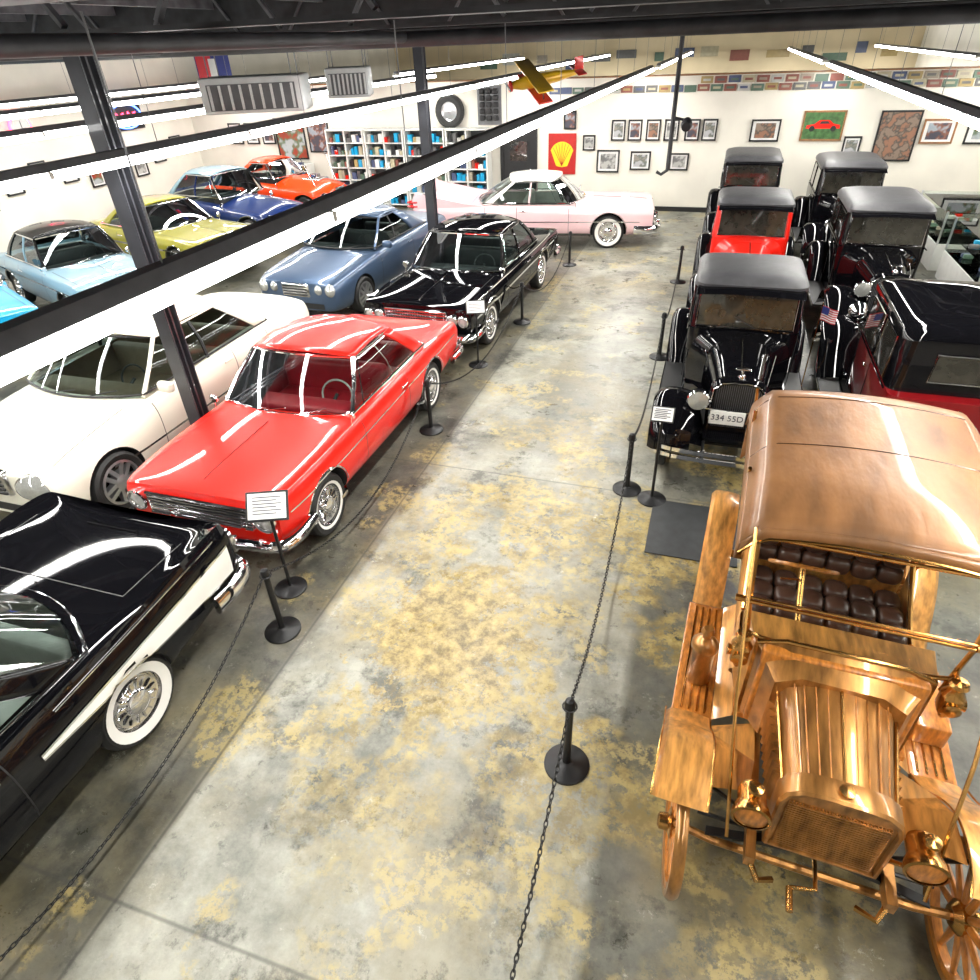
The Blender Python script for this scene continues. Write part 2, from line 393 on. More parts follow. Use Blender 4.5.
    if rearlamps:
        for (x,z,r,kind) in rearlamps:
            for sd in(-1,1):
                p=front(sd*x,z,False)
                M=TR(p)@RX(R(-90)); t.lathe([(r*1.25,-.1),(r*1.25,.04),(r,.05)],M_chrome,M,28); t.lathe([(r,.045),(r*.6,.07),(0,.08)],M_tail,M,24)
    dl=MB()
    yd0=yA+bow+.02; yd1=yA+(yD-yA)*.60
    for sd in(-1,1):
        for y in [yd0,yd1]+([yd1+.75] if pill=='four' else []):
            dl.grid(lambda u,v,y=y,sd=sd:side(y+(u-.5)*.010,.30+(zb-.36)*v,sd,.0025),1,14,M_dark)
        hp=side(yd1-.14,zb-.15,sd,.02); t.rbox(hp,(.02,.16,.025),.01,M_chrome if not modern else pm)
        mp=side(yd0+.12,zb-.10,sd,.0)
        if modern: t.rbox(Vector((sd*(W/2+.05),mp.y+.05,zb+.03)),(.2,.1,.13),.045,pm); 
        else:
            mp=top(sd*(W/2*.93),yd0-.15,0)
            t.cyl(mp-Vector((0,0,.02)),mp+Vector((0,0,.07)),.009,M_chrome,6); t.lathe([(0,-.02),(.045,-.015),(.055,.01),(0,.012)],M_chrome,TR(mp+Vector((0,0,.10)))@RX(R(-80)),14)
    if hood:
        for sd in(-1,1):
            dl.grid(lambda u,v,sd=sd:top(sd*(W*.5*.80+(u-.5)*.01),.18+(yA-.2)*v,.0025),1,18,M_dark)
            dl.grid(lambda u,v,sd=sd:top(sd*(W*.5*.74+(u-.5)*.01),yD+.12+(L-.3-yD-.12)*v,.0025),1,10,M_dark)
        if not modern: t.tube([top(0,.15+(yA-.35)*i/10,.004) for i in range(11)],.008,M_chrome,6)
        dl.grid(lambda u,v:top((u*2-1)*W*.5*.74,yD+.12+v*.01,.0025),14,1,M_dark)
    if len(dl.f): dl.obj('panel_gaps',root)
    if not modern and hood:
        for y in wy:
            if archk>1.05:
                for sd in(-1,1):
                    t.tube([side(y+wr*archk*1.03*math.cos(a),wr*1.02+wr*archk*1.03*math.sin(a),sd,.004) for a in [R(12+156*i/18) for i in range(19)]],.009,M_chrome,5)
    for tr in (trim or []):
        y0,y1,z0a,z0b,z1a,z1b,mm=tr
        for sd in(-1,1):
            t.grid(lambda u,v,sd=sd:side(y0+(y1-y0)*u,(z0a+(z0b-z0a)*u)*(1-v)+(z1a+(z1b-z1a)*u)*v,sd,.008),36,3,mm)
    if extra: extra(t,root,side,front,top)
    t.obj('trim',root)
    i=1
    for y in wy:
        for sd in(-1,1):
            wheel('wheel_%d'%i,root,sd*(W/2-win-tw),y,wr,sd,wstyle,tw,hub); i+=1
    return root
def fifties(L,W,hood=.88,belt=.92,deck=.88,fin=0,cow=.96,yA=1.5,yD=3.6,front=.83,nose=1.):
    w=W/2
    return [(0,w*.955*nose,.34,front,front+.02),(.05,w*.975*nose,.31,front+.025,front+.05),(.4,w*.99,.27,hood-.01,hood+.03),(.95,w,.24,hood,cow-.02),
            (yA-.05,w,.23,belt-.02,cow),(yA+.6,w,.22,belt,cow-.01),((yA+yD)/2+.2,w,.22,belt,belt+.02),(yD-.1,w,.23,belt+fin*.25,deck+.05),
            (yD+.4,w*.99,.26,belt-.02+fin*.6,deck+.03),(L-.3,w*.98,.31,belt-.04+fin,deck),(L-.05,w*.965,.35,belt-.05+fin,deck-.03),(L,w*.94,.38,belt-.08+fin*.95,deck-.07)]
def coupe_mod(L,W,yA,yD,fr=.66,hb=.0):
    w=W/2
    return [(0,w*.86,.26,fr-.03,fr+.02),(.08,w*.93,.22,fr+.02,fr+.08),(.32,w*.98,.2,fr+.07,fr+.14),(.85,w,.18,fr+.13,fr+.20),(yA-.05,w,.18,.90+hb,.99+hb),(yA+.7,w,.18,.94+hb,.99+hb),
            ((yA+yD)/2+.3,w,.18,.96+hb,1.0+hb),(yD-.1,w,.2,.98+hb,1.04+hb),(L-.45,w*.98,.22,.97+hb,1.04+hb),(L-.1,w*.93,.28,.94+hb,1.01+hb),(L,w*.87,.34,.86+hb,.94+hb)]
car('red_coupe_car',(-4.11,3.68,0),0,fifties(4.62,1.82,.87,.89,.87,0,.93,1.5,3.62,.82,.96),1.82,4.62,(.74,3.50),.33,
    (1.40,1.93,3.02,3.66,.79,.63,.92,1.37,.17,.12),M_red,intm=M_int_red,wstyle='thin',heads=(.70,),headr=.09,headz=.645,
    grille=(.57,.54,.75,'bars',7),trim=[(.15,4.4,.66,.72,.675,.735,M_chrome),(.95,3.2,.26,.26,.30,.30,M_chrome)],rearlamps=[(.66,.62,.1,'round')])
def merc(t,root,side,front,top):
    t.rbox(front(0,.66)+Vector((0,.02,0)),(.70,.12,.28),.04,M_chrome)
    for i in range(5): t.box(front(0,.66)+Vector((0,-.045,-.10+.05*i)),(.60,.012,.018),M_dark)
    for sd in(-1,1):
        p=front(sd*.66,.66); t.lathe([(1,0),(.9,.5),(.5,.9),(0,1)],M_lens,TR(p+Vector((sd*.0,.03,0)))@RZ(sd*R(18))@RX(R(70))@Matrix.Diagonal((.20,.13,.09,1)),24)
        t.lathe([(1.08,-.3),(1.08,.2),(1.0,.25)],M_chrome,TR(p+Vector((sd*.0,.03,0)))@RZ(sd*R(18))@RX(R(70))@Matrix.Diagonal((.20,.13,.06,1)),24)
    t.grid(lambda u,v:front((u*2-1)*.6,.30+.1*v),12,2,M_dark)
    for sd in(-1,1): t.grid(lambda u,v:side(.5+4*u,.50+.025*v,sd,.01),20,1,M_chrome)
    t.lathe([(0,0),(.012,0),(.006,.07),(0,.07)],M_chrome,TR(top(0,.10)),8)
    t.tube([top(0,.10)+Vector((.03*math.cos(a),0,.09+.03*math.sin(a))) for a in [2*math.pi*i/14 for i in range(14)]],.004,M_chrome,5,closed=True)
car('white_sedan_car',(-6.60,3.52,0),0,coupe_mod(4.90,1.94,1.32,3.85,.76,.03),1.94,4.90,(.68,3.68),.34,
    (1.20,1.84,3.28,4.02,.85,.67,1.01,1.47,.22,.2),M_white,intm=M_int_tan,wstyle='alloy',pill='four',modern=True,extra=merc,tw=.11,cren=.28,topc=.70,win=-.005,archk=1.12)
def coup(t,root,side,front,top):
    t.rbox(front(0,.60)+Vector((0,.03,0)),(.58,.1,.24),.03,M_chrome)
    for i in range(4): t.box(front(0,.60)+Vector((0,-.025,-.075+.05*i)),(.5,.02,.018),M_dark)
    for sd in(-1,1):
        for q,rr in((.70,.105),(.47,.085)):
            p=front(sd*q,.62); t.lathe([(1,0),(.9,.5),(.5,.9),(0,1)],M_lens,TR(p+Vector((0,.04,0)))@RX(R(80))@Matrix.Diagonal((rr,rr*1.1,.09,1)),24)
    t.grid(lambda u,v:front((u*2-1)*.55,.28+.1*v),12,2,M_dark)
car('blue_coupe_car',(-6.85,9.75,0),R(-4),coupe_mod(4.72,1.84,1.4,3.7,.72),1.84,4.72,(.82,3.5),.33,
    (1.28,1.95,3.0,3.85,.79,.60,.99,1.41,.22,.2),M_bluegray,wstyle='alloy',pill='fast',modern=True,extra=coup,tw=.11,cren=.28,topc=.70,win=-.005,archk=1.12)
car('black_sedan_car',(-4.1,8.75,0),R(-2),fifties(5.15,1.9,.88,.90,.88,0,.95,1.6,3.9,.83),1.9,5.15,(.86,3.86),.345,
    (1.5,2.05,3.35,3.95,.82,.66,.94,1.41,.17,.14),M_black,intm=M_int_blk,wstyle='thin',pill='four',heads=(.79,.61),headr=.07,headz=.66,
    grille=(.51,.53,.77,'egg',6),cren=.6,trim=[(.2,4.95,.64,.70,.675,.735,M_chrome),(.2,4.95,.86,.86,.872,.872,M_chrome),(1.0,3.4,.26,.26,.32,.32,M_chrome)],rearlamps=[(.7,.6,.1,'round')])
def ford57(t,root,side,front,top):
    for sd in(-1,1):
        p=front(sd*.80,.80,False); M=TR(p+Vector((0,-.06,0)))@RX(R(-90))
        t.lathe([(.10,-.1),(.13,.05),(.125,.09),(.10,.10)],M_chrome,M,28); t.lathe([(.10,.09),(.06,.14),(0,.16)],M_tail,M,24)
        t.tube([side(3.5+i*.155,.88+.008*i,sd,.004) for i in range(11)],.008,M_chrome,6)
    t.rbox((0,5.20,.62),(.5,.03,.17),.01,M_chrome)
    t.tube([top(-.25+.05*i,5.0,.01) for i in range(11)],.012,M_chrome,6)
S57=fifties(5.25,1.98,.88,.92,.945,.15,.96,1.6,4.10,.80)
car('black_tailfin_car',(-4.30,-2.05,0),0,S57,1.98,5.25,(.95,3.98),.345,(1.5,2.1,3.40,4.22,.86,.68,.97,1.44,.2,.34),M_black,intm=M_int_white,wstyle='wide',
    heads=(.78,),headr=.09,headz=.66,grille=(.6,.48,.62,'bars',4),bump=(.44,.48),bumph=.08,topc=.80,cren=.85,win=.05,
    trim=[(3.3,5.15,.70,.58,.72,.83,M_offwhite),(3.3,5.15,.72,.83,.735,.85,M_chrome),(3.3,5.15,.685,.565,.70,.58,M_chrome),(1.3,3.5,.27,.27,.31,.31,M_chrome)],extra=ford57,tw=.11,archk=1.0)
def caddy(t,root,side,front,top):
    for sd in(-1,1):
        P=[(3.7,.90),(4.4,.98),(5.2,1.14),(5.55,1.22),(5.62,1.08),(5.6,.8),(3.7,.8)]
        a=[(sd*.95,y,z) for y,z in P];b=[(sd*.87,y,z) for y,z in P]; n=len(P)
        t.add(a+b,[tuple(range(n)),tuple(range(n,2*n))]+[(i,(i+1)%n,(i+1)%n+n,i+n) for i in range(n)],M_pink)
        for z in(.92,1.01): t.lathe([(.045,-.05),(.045,.1),(.02,.2),(0,.22)],M_tail,TR((sd*.91,5.56,z))@RX(R(-90)),14)
    t.rbox((0,-.08,.36),(1.5,.12,.16),.05,M_chrome)
    for sd in(-1,1):
        t.rbox((sd*.55,-.14,.42),(.16,.12,.12),.05,M_chrome)
car('pink_tailfin_car',(-1.38,16.75,0),R(98),fifties(5.65,2.02,.90,.92,.88,.05,.97,1.75,3.9,.84),2.02,5.65,(1.0,4.2),.36,
    (1.6,2.15,3.4,4.15,.86,.70,.97,1.42,.3,.2),M_pink,roofm=M_offwhite,intm=M_int_white,wstyle='wide',heads=(.80,.60),headr=.07,headz=.68,
    grille=(.62,.46,.76,'egg',5),bump=(.42,.44),bumph=.08,trim=[(.3,5.4,.58,.58,.60,.60,M_chrome),(1.4,3.7,.26,.26,.33,.33,M_chrome)],extra=caddy,pill='four',cren=.6)
car('light_blue_car',(-9.9,9.0,0),R(68),fifties(4.3,1.68,.88,.92,.86,0,.97,1.35,3.4,.82),1.68,4.3,(.72,3.3),.31,(1.3,1.75,2.9,3.5,.72,.58,.95,1.43,.14,.12),M_ltblue,roofm=M_black,
    wstyle='cap',heads=(.64,),headr=.09,headz=.68,grille=(.44,.5,.72,'egg',5),trim=[(.2,4.1,.68,.68,.70,.70,M_chrome)],pill='four')
car('olive_muscle_car',(-9.75,12.1,0),R(74),fifties(4.8,1.92,.86,.88,.88,0,.93,1.7,3.9,.80),1.92,4.8,(.9,3.7),.34,(1.65,2.25,3.2,3.95,.8,.62,.92,1.35,.17,.12),M_olive,
    wstyle='alloy',heads=(.76,.58),headr=.07,headz=.66,grille=(.48,.5,.74,'bars',5),trim=[(.4,4.5,.60,.60,.64,.64,M_chrome)])
car('bright_blue_car',(-10.4,6.6,0),R(66),fifties(4.6,1.85,.9,.93,.88,0,.98,1.5,3.6,.84),1.85,4.6,(.8,3.5),.34,(1.42,1.95,3.0,3.7,.8,.62,.97,1.43,.16,.12),M_cyan,roofm=M_cyan,
    wstyle='wide',heads=(.74,),headr=.09,headz=.68,grille=(.5,.5,.74,'bars',5),trim=[(.3,4.3,.66,.66,.69,.69,M_chrome)])
def oldst(L,w):
    return [(0,w*.55,.4,.66,.90),(.08,w*.72,.35,.76,1.0),(.4,w*.95,.3,.86,1.06),(.9,w,.26,.86,1.10),(1.6,w,.24,.88,1.14),(2.2,w,.24,.95,1.10),(3.2,w,.24,1.0,1.12),(3.8,w,.26,.95,1.12),(4.3,w*.93,.3,.85,1.0),(4.6,w*.75,.36,.7,.8)]
car('blue_vintage_sedan_car',(-9.9,14.7,0),R(78),oldst(4.6,.9),1.8,4.6,(.75,3.6),.36,(1.6,1.95,3.1,3.85,.72,.60,1.12,1.62,.1,.14),M_dblue,roofm=M_ltblue,
    wstyle='wide',heads=(.66,),headr=.10,headz=.70,grille=(.25,.5,.85,'egg',6),topc=.38,pill='four')
def hotrod(t,root,side,front,top):
    M=TR((0,1.5,1.05))@RX(R(48))
    t.grid(lambda u,v:Vector(((u*2-1)*.62,-1.25*v,.06*(1-(u*2-1)**2))),10,8,M_orange,M)
    t.rbox((0,.8,1.02),(.5,.6,.12),.04,M_chrome)
    t.lathe([(0,0),(.16,0),(.16,.08),(0,.1)],M_chrome,TR((0,.8,1.08)),20)
    for sd in(-1,1): t.cyl((sd*.5,.45,.9),(sd*.58,.75,1.65),.01,M_chrome)
car('orange_street_rod_car',(-10.2,17.6,0),R(84),oldst(4.2,.85),1.7,4.2,(.7,3.3),.35,(1.6,1.9,2.7,3.3,.68,.56,1.12,1.5,.1,.12),M_orange,
    wstyle='cap',heads=(.6,),headr=.09,headz=.68,grille=(.22,.5,.85,'egg',6),topc=.4,extra=hotrod,hood=False)

# ---------------------------------------------------------------- vintage cars
def fender(mb,path,x0,x1,crown,m,sd,lip=.05,n=28,ns=8):
    P=catmull([(0,y,z) for y,z in path],n)
    def fn(u,v):
        i=min(int(u*n+.5),n); p=P[i]; tt=(P[min(i+1,n)]-P[max(i-1,0)]).normalized(); nr=Vector((0,-tt.z,tt.y))
        if nr.z<0 and abs(tt.y)>.2: nr=-nr
        x=x0+(x1-x0)*v; off=crown*(1-(2*v-1)**2)-(lip if v>.999 else 0)
        q=p+nr*off; return Vector((sd*x,q.y,q.z))
    mb.grid(fn,n,ns,m)
def rr_loop(hw,y0,y1,r,z,n=5):
    L=[]
    for cx,cy,a0 in((hw-r,y0+r,-90),(hw-r,y1-r,0),(-hw+r,y1-r,90),(-hw+r,y0+r,180)):
        for i in range(n+1):
            a=R(a0+90*i/n); L.append((cx+r*math.cos(a),cy+r*math.sin(a),z))
    return L
def vintage(name,loc,rz,bm_,fm,tm,kind='coupe',wheelm=None,plate=None,hoodm=None,um=None,shellm=None):
    root=empty(name,loc,rz); b=MB(); t=MB(); hoodm=hoodm or bm_; um=um or bm_; shellm=shellm or M_chrome
    def hs(hw,zt,y,z0=.52):
        pts=[]
        for i in range(17):
            a=math.pi*i/16; c=math.cos(a); s_=math.sin(a)
            x=hw*math.copysign(abs(c)**.55,c); z=(zt-.32)+.32*abs(s_)**.75; pts.append((x,y,z))
        return [(hw,y,z0)]+pts+[(-hw,y,z0)]
    b.loft([hs(.25,1.10,0.02),hs(.30,1.14,.45),hs(.37,1.18,.88)],hoodm)
    b.loft([hs(.37,1.185,.88),hs(.45,1.20,1.0),hs(.575,1.21,1.2)],bm_)
    for sd in(-1,1):
        for i in range(14): b.box((sd*(.282+.009*i*.75),.16+.045*i,.78),(.016,.018,.24),hoodm)
        t.tube([(sd*.26,.04,.98),(sd*.385,.88,1.03)],.006,M_chrome,5)
    t.tube([(0,.03,1.105),(0,.88,1.187)],.007,M_chrome,5)
    def shell(k,y): 
        o=[(.29,.50),(.30,.85),(.285,1.02),(.20,1.10),(.07,1.125),(0,1.115)]
        o=[(x*k,y,.8+(z-.8)*k) for x,z in o]; return o+[(-x,y_,z) for x,y_,z in o[-2::-1]]
    t.loft([shell(1,.04),shell(1.02,-.03),shell(.95,-.065),shell(.82,-.05)],shellm,caps=False)
    if shellm==M_black: t.tube([Vector(p)+Vector((0,-.07,0)) for p in shell(.9,0)],.007,M_chrome,5)
    t.loft([shell(.86,-.04),shell(.86,-.035)],M_dark)
    for i in range(22): t.box((-.22+.021*i,-.045,.80),(.004,.008,.5),M_steel)
    t.lathe([(0,0),(.035,0),(.04,.02),(.03,.045),(.012,.055),(.012,.09),(0,.1)],M_chrome,TR((0,-.01,1.115)),14)
    t.rbox((0,-.01,1.225),(.16,.05,.02),.009,M_chrome)
    t.tube([(-.62,-.08,.70),(-.42,-.12,.80),(0,-.14,.79),(.42,-.12,.80),(.62,-.08,.70)],.014,M_chrome,6)
    for sd in(-1,1):
        M=TR((sd*.40,-.22,.93))@RX(R(90))
        t.lathe([(0,-.17),(.05,-.15),(.10,-.08),(.112,0)],shellm if shellm==M_black else M_chrome,M,24)
        t.lathe([(.112,0),(.118,.015),(.105,.03)],M_chrome,M,24); t.lathe([(.105,.025),(.06,.04),(0,.045)],M_lens,M,20)
        t.cyl((sd*.40,-.16,.80),(sd*.40,-.16,.84),.015,M_chrome)
    t.lathe([(0,-.1),(.05,-.06),(.06,0),(.06,.02),(0,.03)],M_chrome,TR((.2,-.2,.74))@RX(R(90)),16)
    for z in(.40,.48):
        pf=catmull([(-.80,-.42,z),(-.6,-.52,z),(0,-.56,z),(.6,-.52,z),(.80,-.42,z)],20)
        t.sweep(pf,[(-.006,-.024),(.01,-.024),(.01,.024),(-.006,.024)],M_chrome)
        t.sweep([Vector((p.x*.95,2.78-p.y+.02,z)) for p in pf[::-1]],[(-.006,-.022),(.01,-.022),(.01,.022),(-.006,.022)],M_chrome)
    for x in(-.28,.28):
        t.box((x,-.54,.44),(.04,.03,.15),M_chrome); t.cyl((x,-.52,.44),(x,.05,.5),.015,M_iron)
        t.box((x,3.33,.44),(.04,.03,.15),M_chrome); t.cyl((x,3.3,.44),(x,2.8,.5),.015,M_iron)
    t.box((0,1.3,.46),(.66,2.9,.10),M_iron); t.tube([(-.68,0,.37),(-.4,0,.31),(.4,0,.31),(.68,0,.37)],.025,M_iron,6); t.tube([(-.68,2.63,.37),(.68,2.63,.37)],.04,M_iron,6)
    t.box((0,-.12,.5),(.6,.3,.04),fm)
    yb=3.0 if kind=='sedan' else 3.25
    yc=2.85 if kind=='sedan' else 2.35
    hw=.62
    if kind=='sedan':
        b.loft([rr_loop(hw*.92,1.15,yb-.1,.06,.46),rr_loop(hw*.97,1.15,yb-.02,.08,.7),rr_loop(hw,1.15,yb,.12,1.0),rr_loop(hw,1.15,yb,.13,1.19)],bm_)
    else:
        b.loft([rr_loop(hw*.92,1.15,yb-.15,.06,.46),rr_loop(hw*.97,1.15,yb-.02,.12,.7),rr_loop(hw*.97,1.15,yb,.22,.95),rr_loop(hw*.8,1.15,yb-.15,.3,1.06),rr_loop(hw*.6,1.15,yb-.5,.3,1.12)],bm_)
        b.loft([rr_loop(hw,1.15,yc+.05,.14,.9),rr_loop(hw,1.15,yc,.14,1.19)],bm_)
    b.loft([rr_loop(hw,1.17,yc,.12,1.19),rr_loop(hw*.985,1.20,yc-.02,.13,1.45),rr_loop(hw*.96,1.24,yc-.06,.14,1.70)],um)
    b.loft([rr_loop(hw*.99,1.14,yc-.03,.14,1.68),rr_loop(hw*.985,1.12,yc-.04,.15,1.73),rr_loop(hw*.93,1.17,yc-.09,.17,1.785),rr_loop(hw*.78,1.30,yc-.2,.2,1.82),rr_loop(hw*.4,1.5,yc-.45,.18,1.835)],tm)
    b.grid(lambda u,v:Vector(((u*2-1)*hw*.93,1.16-.18*v,1.70-.05*v+.02*(1-(u*2-1)**2))),8,3,M_black)
    t.add([(-.53,1.155,1.24),(.53,1.155,1.24),(.52,1.20,1.66),(-.52,1.20,1.66)],[(0,1,2,3)],M_vglass)
    t.tube([(-.54,1.15,1.23),(.54,1.15,1.23),(.53,1.195,1.665),(-.53,1.195,1.665)],.012,M_chrome,6,closed=True)
    t.tube([(.1,1.14,1.25),(-.12,1.15,1.36)],.005,M_dark,5)
    yr=yc+.004
    t.add([(-.3,yr-.005,1.32),(.3,yr-.005,1.32),(.28,yr-.028,1.56),(-.28,yr-.028,1.56)],[(0,1,2,3)],M_vglass)
    t.tube([(-.31,yr-.005,1.31),(.31,yr-.005,1.31),(.29,yr-.03,1.57),(-.29,yr-.03,1.57)],.009,M_chrome,6,closed=True)
    wins=[(1.32,1.98)]+([(2.06,2.6)] if kind=='sedan' else [])
    for sd in(-1,1):
        for a,c in wins:
            x=sd*(hw+.004)
            t.add([(x,a,1.23),(x,c,1.23),(x*.965,c-.02,1.62),(x*.965,a+.03,1.62)],[(0,1,2,3)],M_vglass)
            t.tube([(x,a,1.22),(x,c,1.22),(x*.966,c-.02,1.63),(x*.966,a+.03,1.63)],.009,M_chrome if bm_!=M_black else M_black,5,closed=True)
        t.tube([(sd*(hw+.006),1.16,1.17),(sd*(hw+.006),yc-.1,1.17)],.01,M_black if bm_==M_black else fm,5)
        for y in(1.28,2.02): t.box((sd*(hw-.002),y,.85),(.008,.008,.68),M_dark)
        t.rbox((sd*(hw+.03),1.93,1.06),(.03,.10,.02),.008,M_chrome)
        fender(b,[(-.46,.42),(-.40,.62),(-.22,.80),(.02,.85),(.28,.76),(.52,.52),(.78,.345)],.42,.86,.05,fm,sd)
        b.add([(sd*.42,-.4,.5),(sd*.42,0,.82),(sd*.42,.5,.52),(sd*.33,.5,.45),(sd*.30,0,.5),(sd*.28,-.35,.45)],[(0,1,4,5),(1,2,3,4)],fm)
        fender(b,[(2.05,.34),(2.18,.58),(2.40,.78),(2.65,.85),(2.92,.76),(3.10,.55),(3.17,.40)],.55,.87,.05,fm,sd)
        t.box((sd*.72,1.42,.33),(.27,1.32,.03),M_dark); t.box((sd*.862,1.42,.33),(.012,1.32,.035),M_chrome)
        b.box((sd*.585,1.42,.42),(.03,1.32,.17),fm)
        M=TR((sd*.5,3.3,.62))@RX(R(-90)); t.lathe([(0,-.06),(.04,-.04),(.045,.02),(.035,.025)],M_chrome,M,14); t.lathe([(.035,.02),(0,.035)],M_tail,M,12); t.cyl((sd*.5,3.24,.62),(sd*.5,3.0,.6),.01,M_iron)
    bo=b.obj('body',root,ang=42); t.obj('fittings',root)
    i=1
    for y in(0,2.63):
        for sd in(-1,1):
            wheel('wheel_%d'%i,root,sd*.70,y,.37,sd,'wire',.058,wheelm); i+=1
    if plate:
        t2=MB(); t2.rbox((-.08,-.16,.72),(.36,.012,.16),.005,M_cab); t2.box((-.08,-.15,.72),(.03,.02,.2),M_iron); t2.obj('license_plate',root)
        text(plate,.095,M_ink,root,(-.08,-.169,.72),(R(90),0,0))
    return root
vintage('black_vintage_coupe_car',(.55,6.62,0),0,M_black,M_black,M_fabric,'coupe',M_black,'334 55D',shellm=M_black)
vintage('red_vintage_coupe_car',(.68,11.0,0),0,M_red,M_black,M_fabric,'coupe',M_red)
vintage('black_vintage_sedan_car',(.72,15.5,0),0,M_black,M_black,M_fabric,'sedan',M_black,shellm=M_black)
vintage('black_vintage_sedan_car',(2.65,14.8,0),0,M_black,M_black,M_fabric,'sedan',M_black,shellm=M_black)
vintage('black_vintage_sedan_car',(2.66,10.75,0),0,M_black,M_black,M_fabric,'sedan',M_black,shellm=M_black)
vintage('maroon_vintage_sedan_car',(2.48,9.35,0),R(180),M_maroon,M_black,M_black,'sedan',M_maroon,um=M_black)

# ---------------------------------------------------------------- copper brass-era touring car
def brass_car():
    root=empty('copper_antique_touring_car',(1.02,2.06,0),R(-3.2))
    b=MB();t=MB();w=MB()
    k=1
    for y in(0,2.54):
        for sd in(-1,1):
            mb=MB(); M=TR((sd*.71,y,.385))@RZ(R(6) if y==0 else 0)@RY(R(90)*sd)
            mb.lathe([(.335,-.03),(.37,-.033),(.385,-.012),(.385,.012),(.37,.033),(.335,.03),(.335,-.03)],M_copper,M,44)
            mb.lathe([(.300,-.024),(.337,-.026),(.337,.026),(.300,.024),(.300,-.024)],M_wood,M,44)
            for i in range(12):
                a=2*math.pi*i/12
                mb.tube([(.055*math.cos(a),.055*math.sin(a),0),(.15*math.cos(a),.15*math.sin(a),0),(.31*math.cos(a),.31*math.sin(a),0)],.018,M_wood,8,M=M,rs=[.022,.02,.013])
            mb.lathe([(0,-.06),(.05,-.06),(.085,-.03),(.085,.03),(.05,.045),(.045,.09),(.03,.1),(0,.1)],M_brass,M,20)
            mb.obj('wheel_%d'%k,root); k+=1
    for sd in(-1,1):
        t.box((sd*.33,1.3,.52),(.05,2.9,.08),M_copper)
        t.tube([(sd*.33,-.12,.5),(sd*.28,-.20,.46),(sd*.2,-.15,.42)],.018,M_brass,6)
    t.tube([(-.7,0,.385),(-.5,0,.34),(.5,0,.34),(.7,0,.385)],.024,M_copper,8)
    t.tube([(-.7,2.54,.385),(.7,2.54,.385)],.035,M_copper,8); t.lathe([(0,-.13),(.1,-.1),(.14,0),(.1,.1),(0,.13)],M_copper,TR((0,2.54,.385))@RY(R(90)),20)
    for y0 in(0,2.54):
        for q in range(4): t.sweep(catmull([(-.55+.07*q,y0,.42+.012*q),(-.25,y0,.50+.012*q),(0,y0,.53+.012*q),(.25,y0,.50+.012*q),(.55-.07*q,y0,.42+.012*q)],12),[(-.025,-.005),(.025,-.005),(.025,.005),(-.025,.005)],M_iron)
    t.tube([(-.6,.12,.38),(.6,.12,.38)],.012,M_iron,6)
    t.tube([(0,.05,.48),(0,-.16,.48),(-.12,-.18,.46)],.013,M_brass,8); t.cyl((-.12,-.18,.46),(-.12,-.30,.46),.018,M_brass)
    def rad(k,y,kz=1): 
        o=[(.27,.55),(.275,.96),(.25,1.03),(.19,1.075),(.09,1.09)]
        o=[(x*k,y,.8+(z-.8)*k) for x,z in o]; return o+[(-x,yy,z) for x,yy,z in o[::-1]]
    b.loft([rad(1,.08),rad(1.02,.05),rad(1.02,-.03),rad(.98,-.045),rad(.93,-.045),rad(.92,-.02)],M_copper)
    for i in range(21): b.box((0,-.028,.585+.0185*i),(.46,.014,.006),M_copper)
    for i in range(31): b.box((-.225+.015*i,-.022,.77),(.004,.012,.40),M_wood)
    t.lathe([(0,0),(.03,0),(.03,.015),(.036,.02),(.036,.03),(0,.035)],M_brass,TR((0,.02,1.08)),18)
    def hood(wd,zt,y): 
        o=[(wd,.60),(wd,.88),(wd*.97,zt-.14),(wd*.86,zt-.07),(wd*.62,zt-.025),(wd*.3,zt-.005),(0,zt)]
        o=[(x,y,z) for x,z in o]; return o+[(-x,yy,z) for x,yy,z in o[-2::-1]]
    b.loft([hood(.262,1.08,.07),hood(.285,1.11,.38),hood(.31,1.14,.68)],M_copper)
    for sd in(-1,1):
        for i in range(9):
            yy=.15+.055*i; xx=.266+(.048*(yy-.07)/.6)
            b.add([(sd*(xx-.01),yy-.022,.68),(sd*(xx+.028),yy,.68),(sd*(xx-.01),yy+.018,.68),(sd*(xx-.01),yy-.022,.93),(sd*(xx+.028),yy,.93),(sd*(xx-.01),yy+.018,.93)],[(0,1,4,3),(1,2,5,4),(0,2,1),(3,4,5)],M_copper)
        t.tube([(sd*.258,.08,.95),(sd*.306,.68,1.01)],.010,M_brass,6)
        for q in(.06,.11,.16,.20): t.tube([(sd*q,.08,1.078-q*q*.6),(sd*q*1.18,.68,1.138-q*q*.6)],.004,M_wood,6)
    t.tube([(0,.08,1.085),(0,.68,1.145)],.008,M_brass,6)
    b.rbox((0,.72,.90),(.84,.07,.64),.02,M_wood)
    b.loft([[(-.33,.60,.6),(.33,.60,.6),(.33,.60,1.08),(.2,.60,1.16),(-.2,.60,1.16),(-.33,.60,1.08)],[(-.44,.76,.58),(.44,.76,.58),(.44,.76,1.18),(.3,.76,1.24),(-.3,.76,1.24),(-.44,.76,1.18)]],M_copper)
    b.loft([[(-.46,.76,.56),(.46,.76,.56),(.46,.76,1.20),(-.46,.76,1.20)],[(-.50,1.05,.56),(.50,1.05,.56),(.50,1.05,1.16),(-.50,1.05,1.16)]],M_panel,caps=False)
    t.tube([(-.45,.765,1.2),(-.3,.765,1.25),(.3,.765,1.25),(.45,.765,1.2)],.014,M_brass,8)
    b.box((0,.78,.9),(.86,.02,.6),M_wood)
    b.box((0,1.75,.565),(.96,2.05,.04),M_wood)
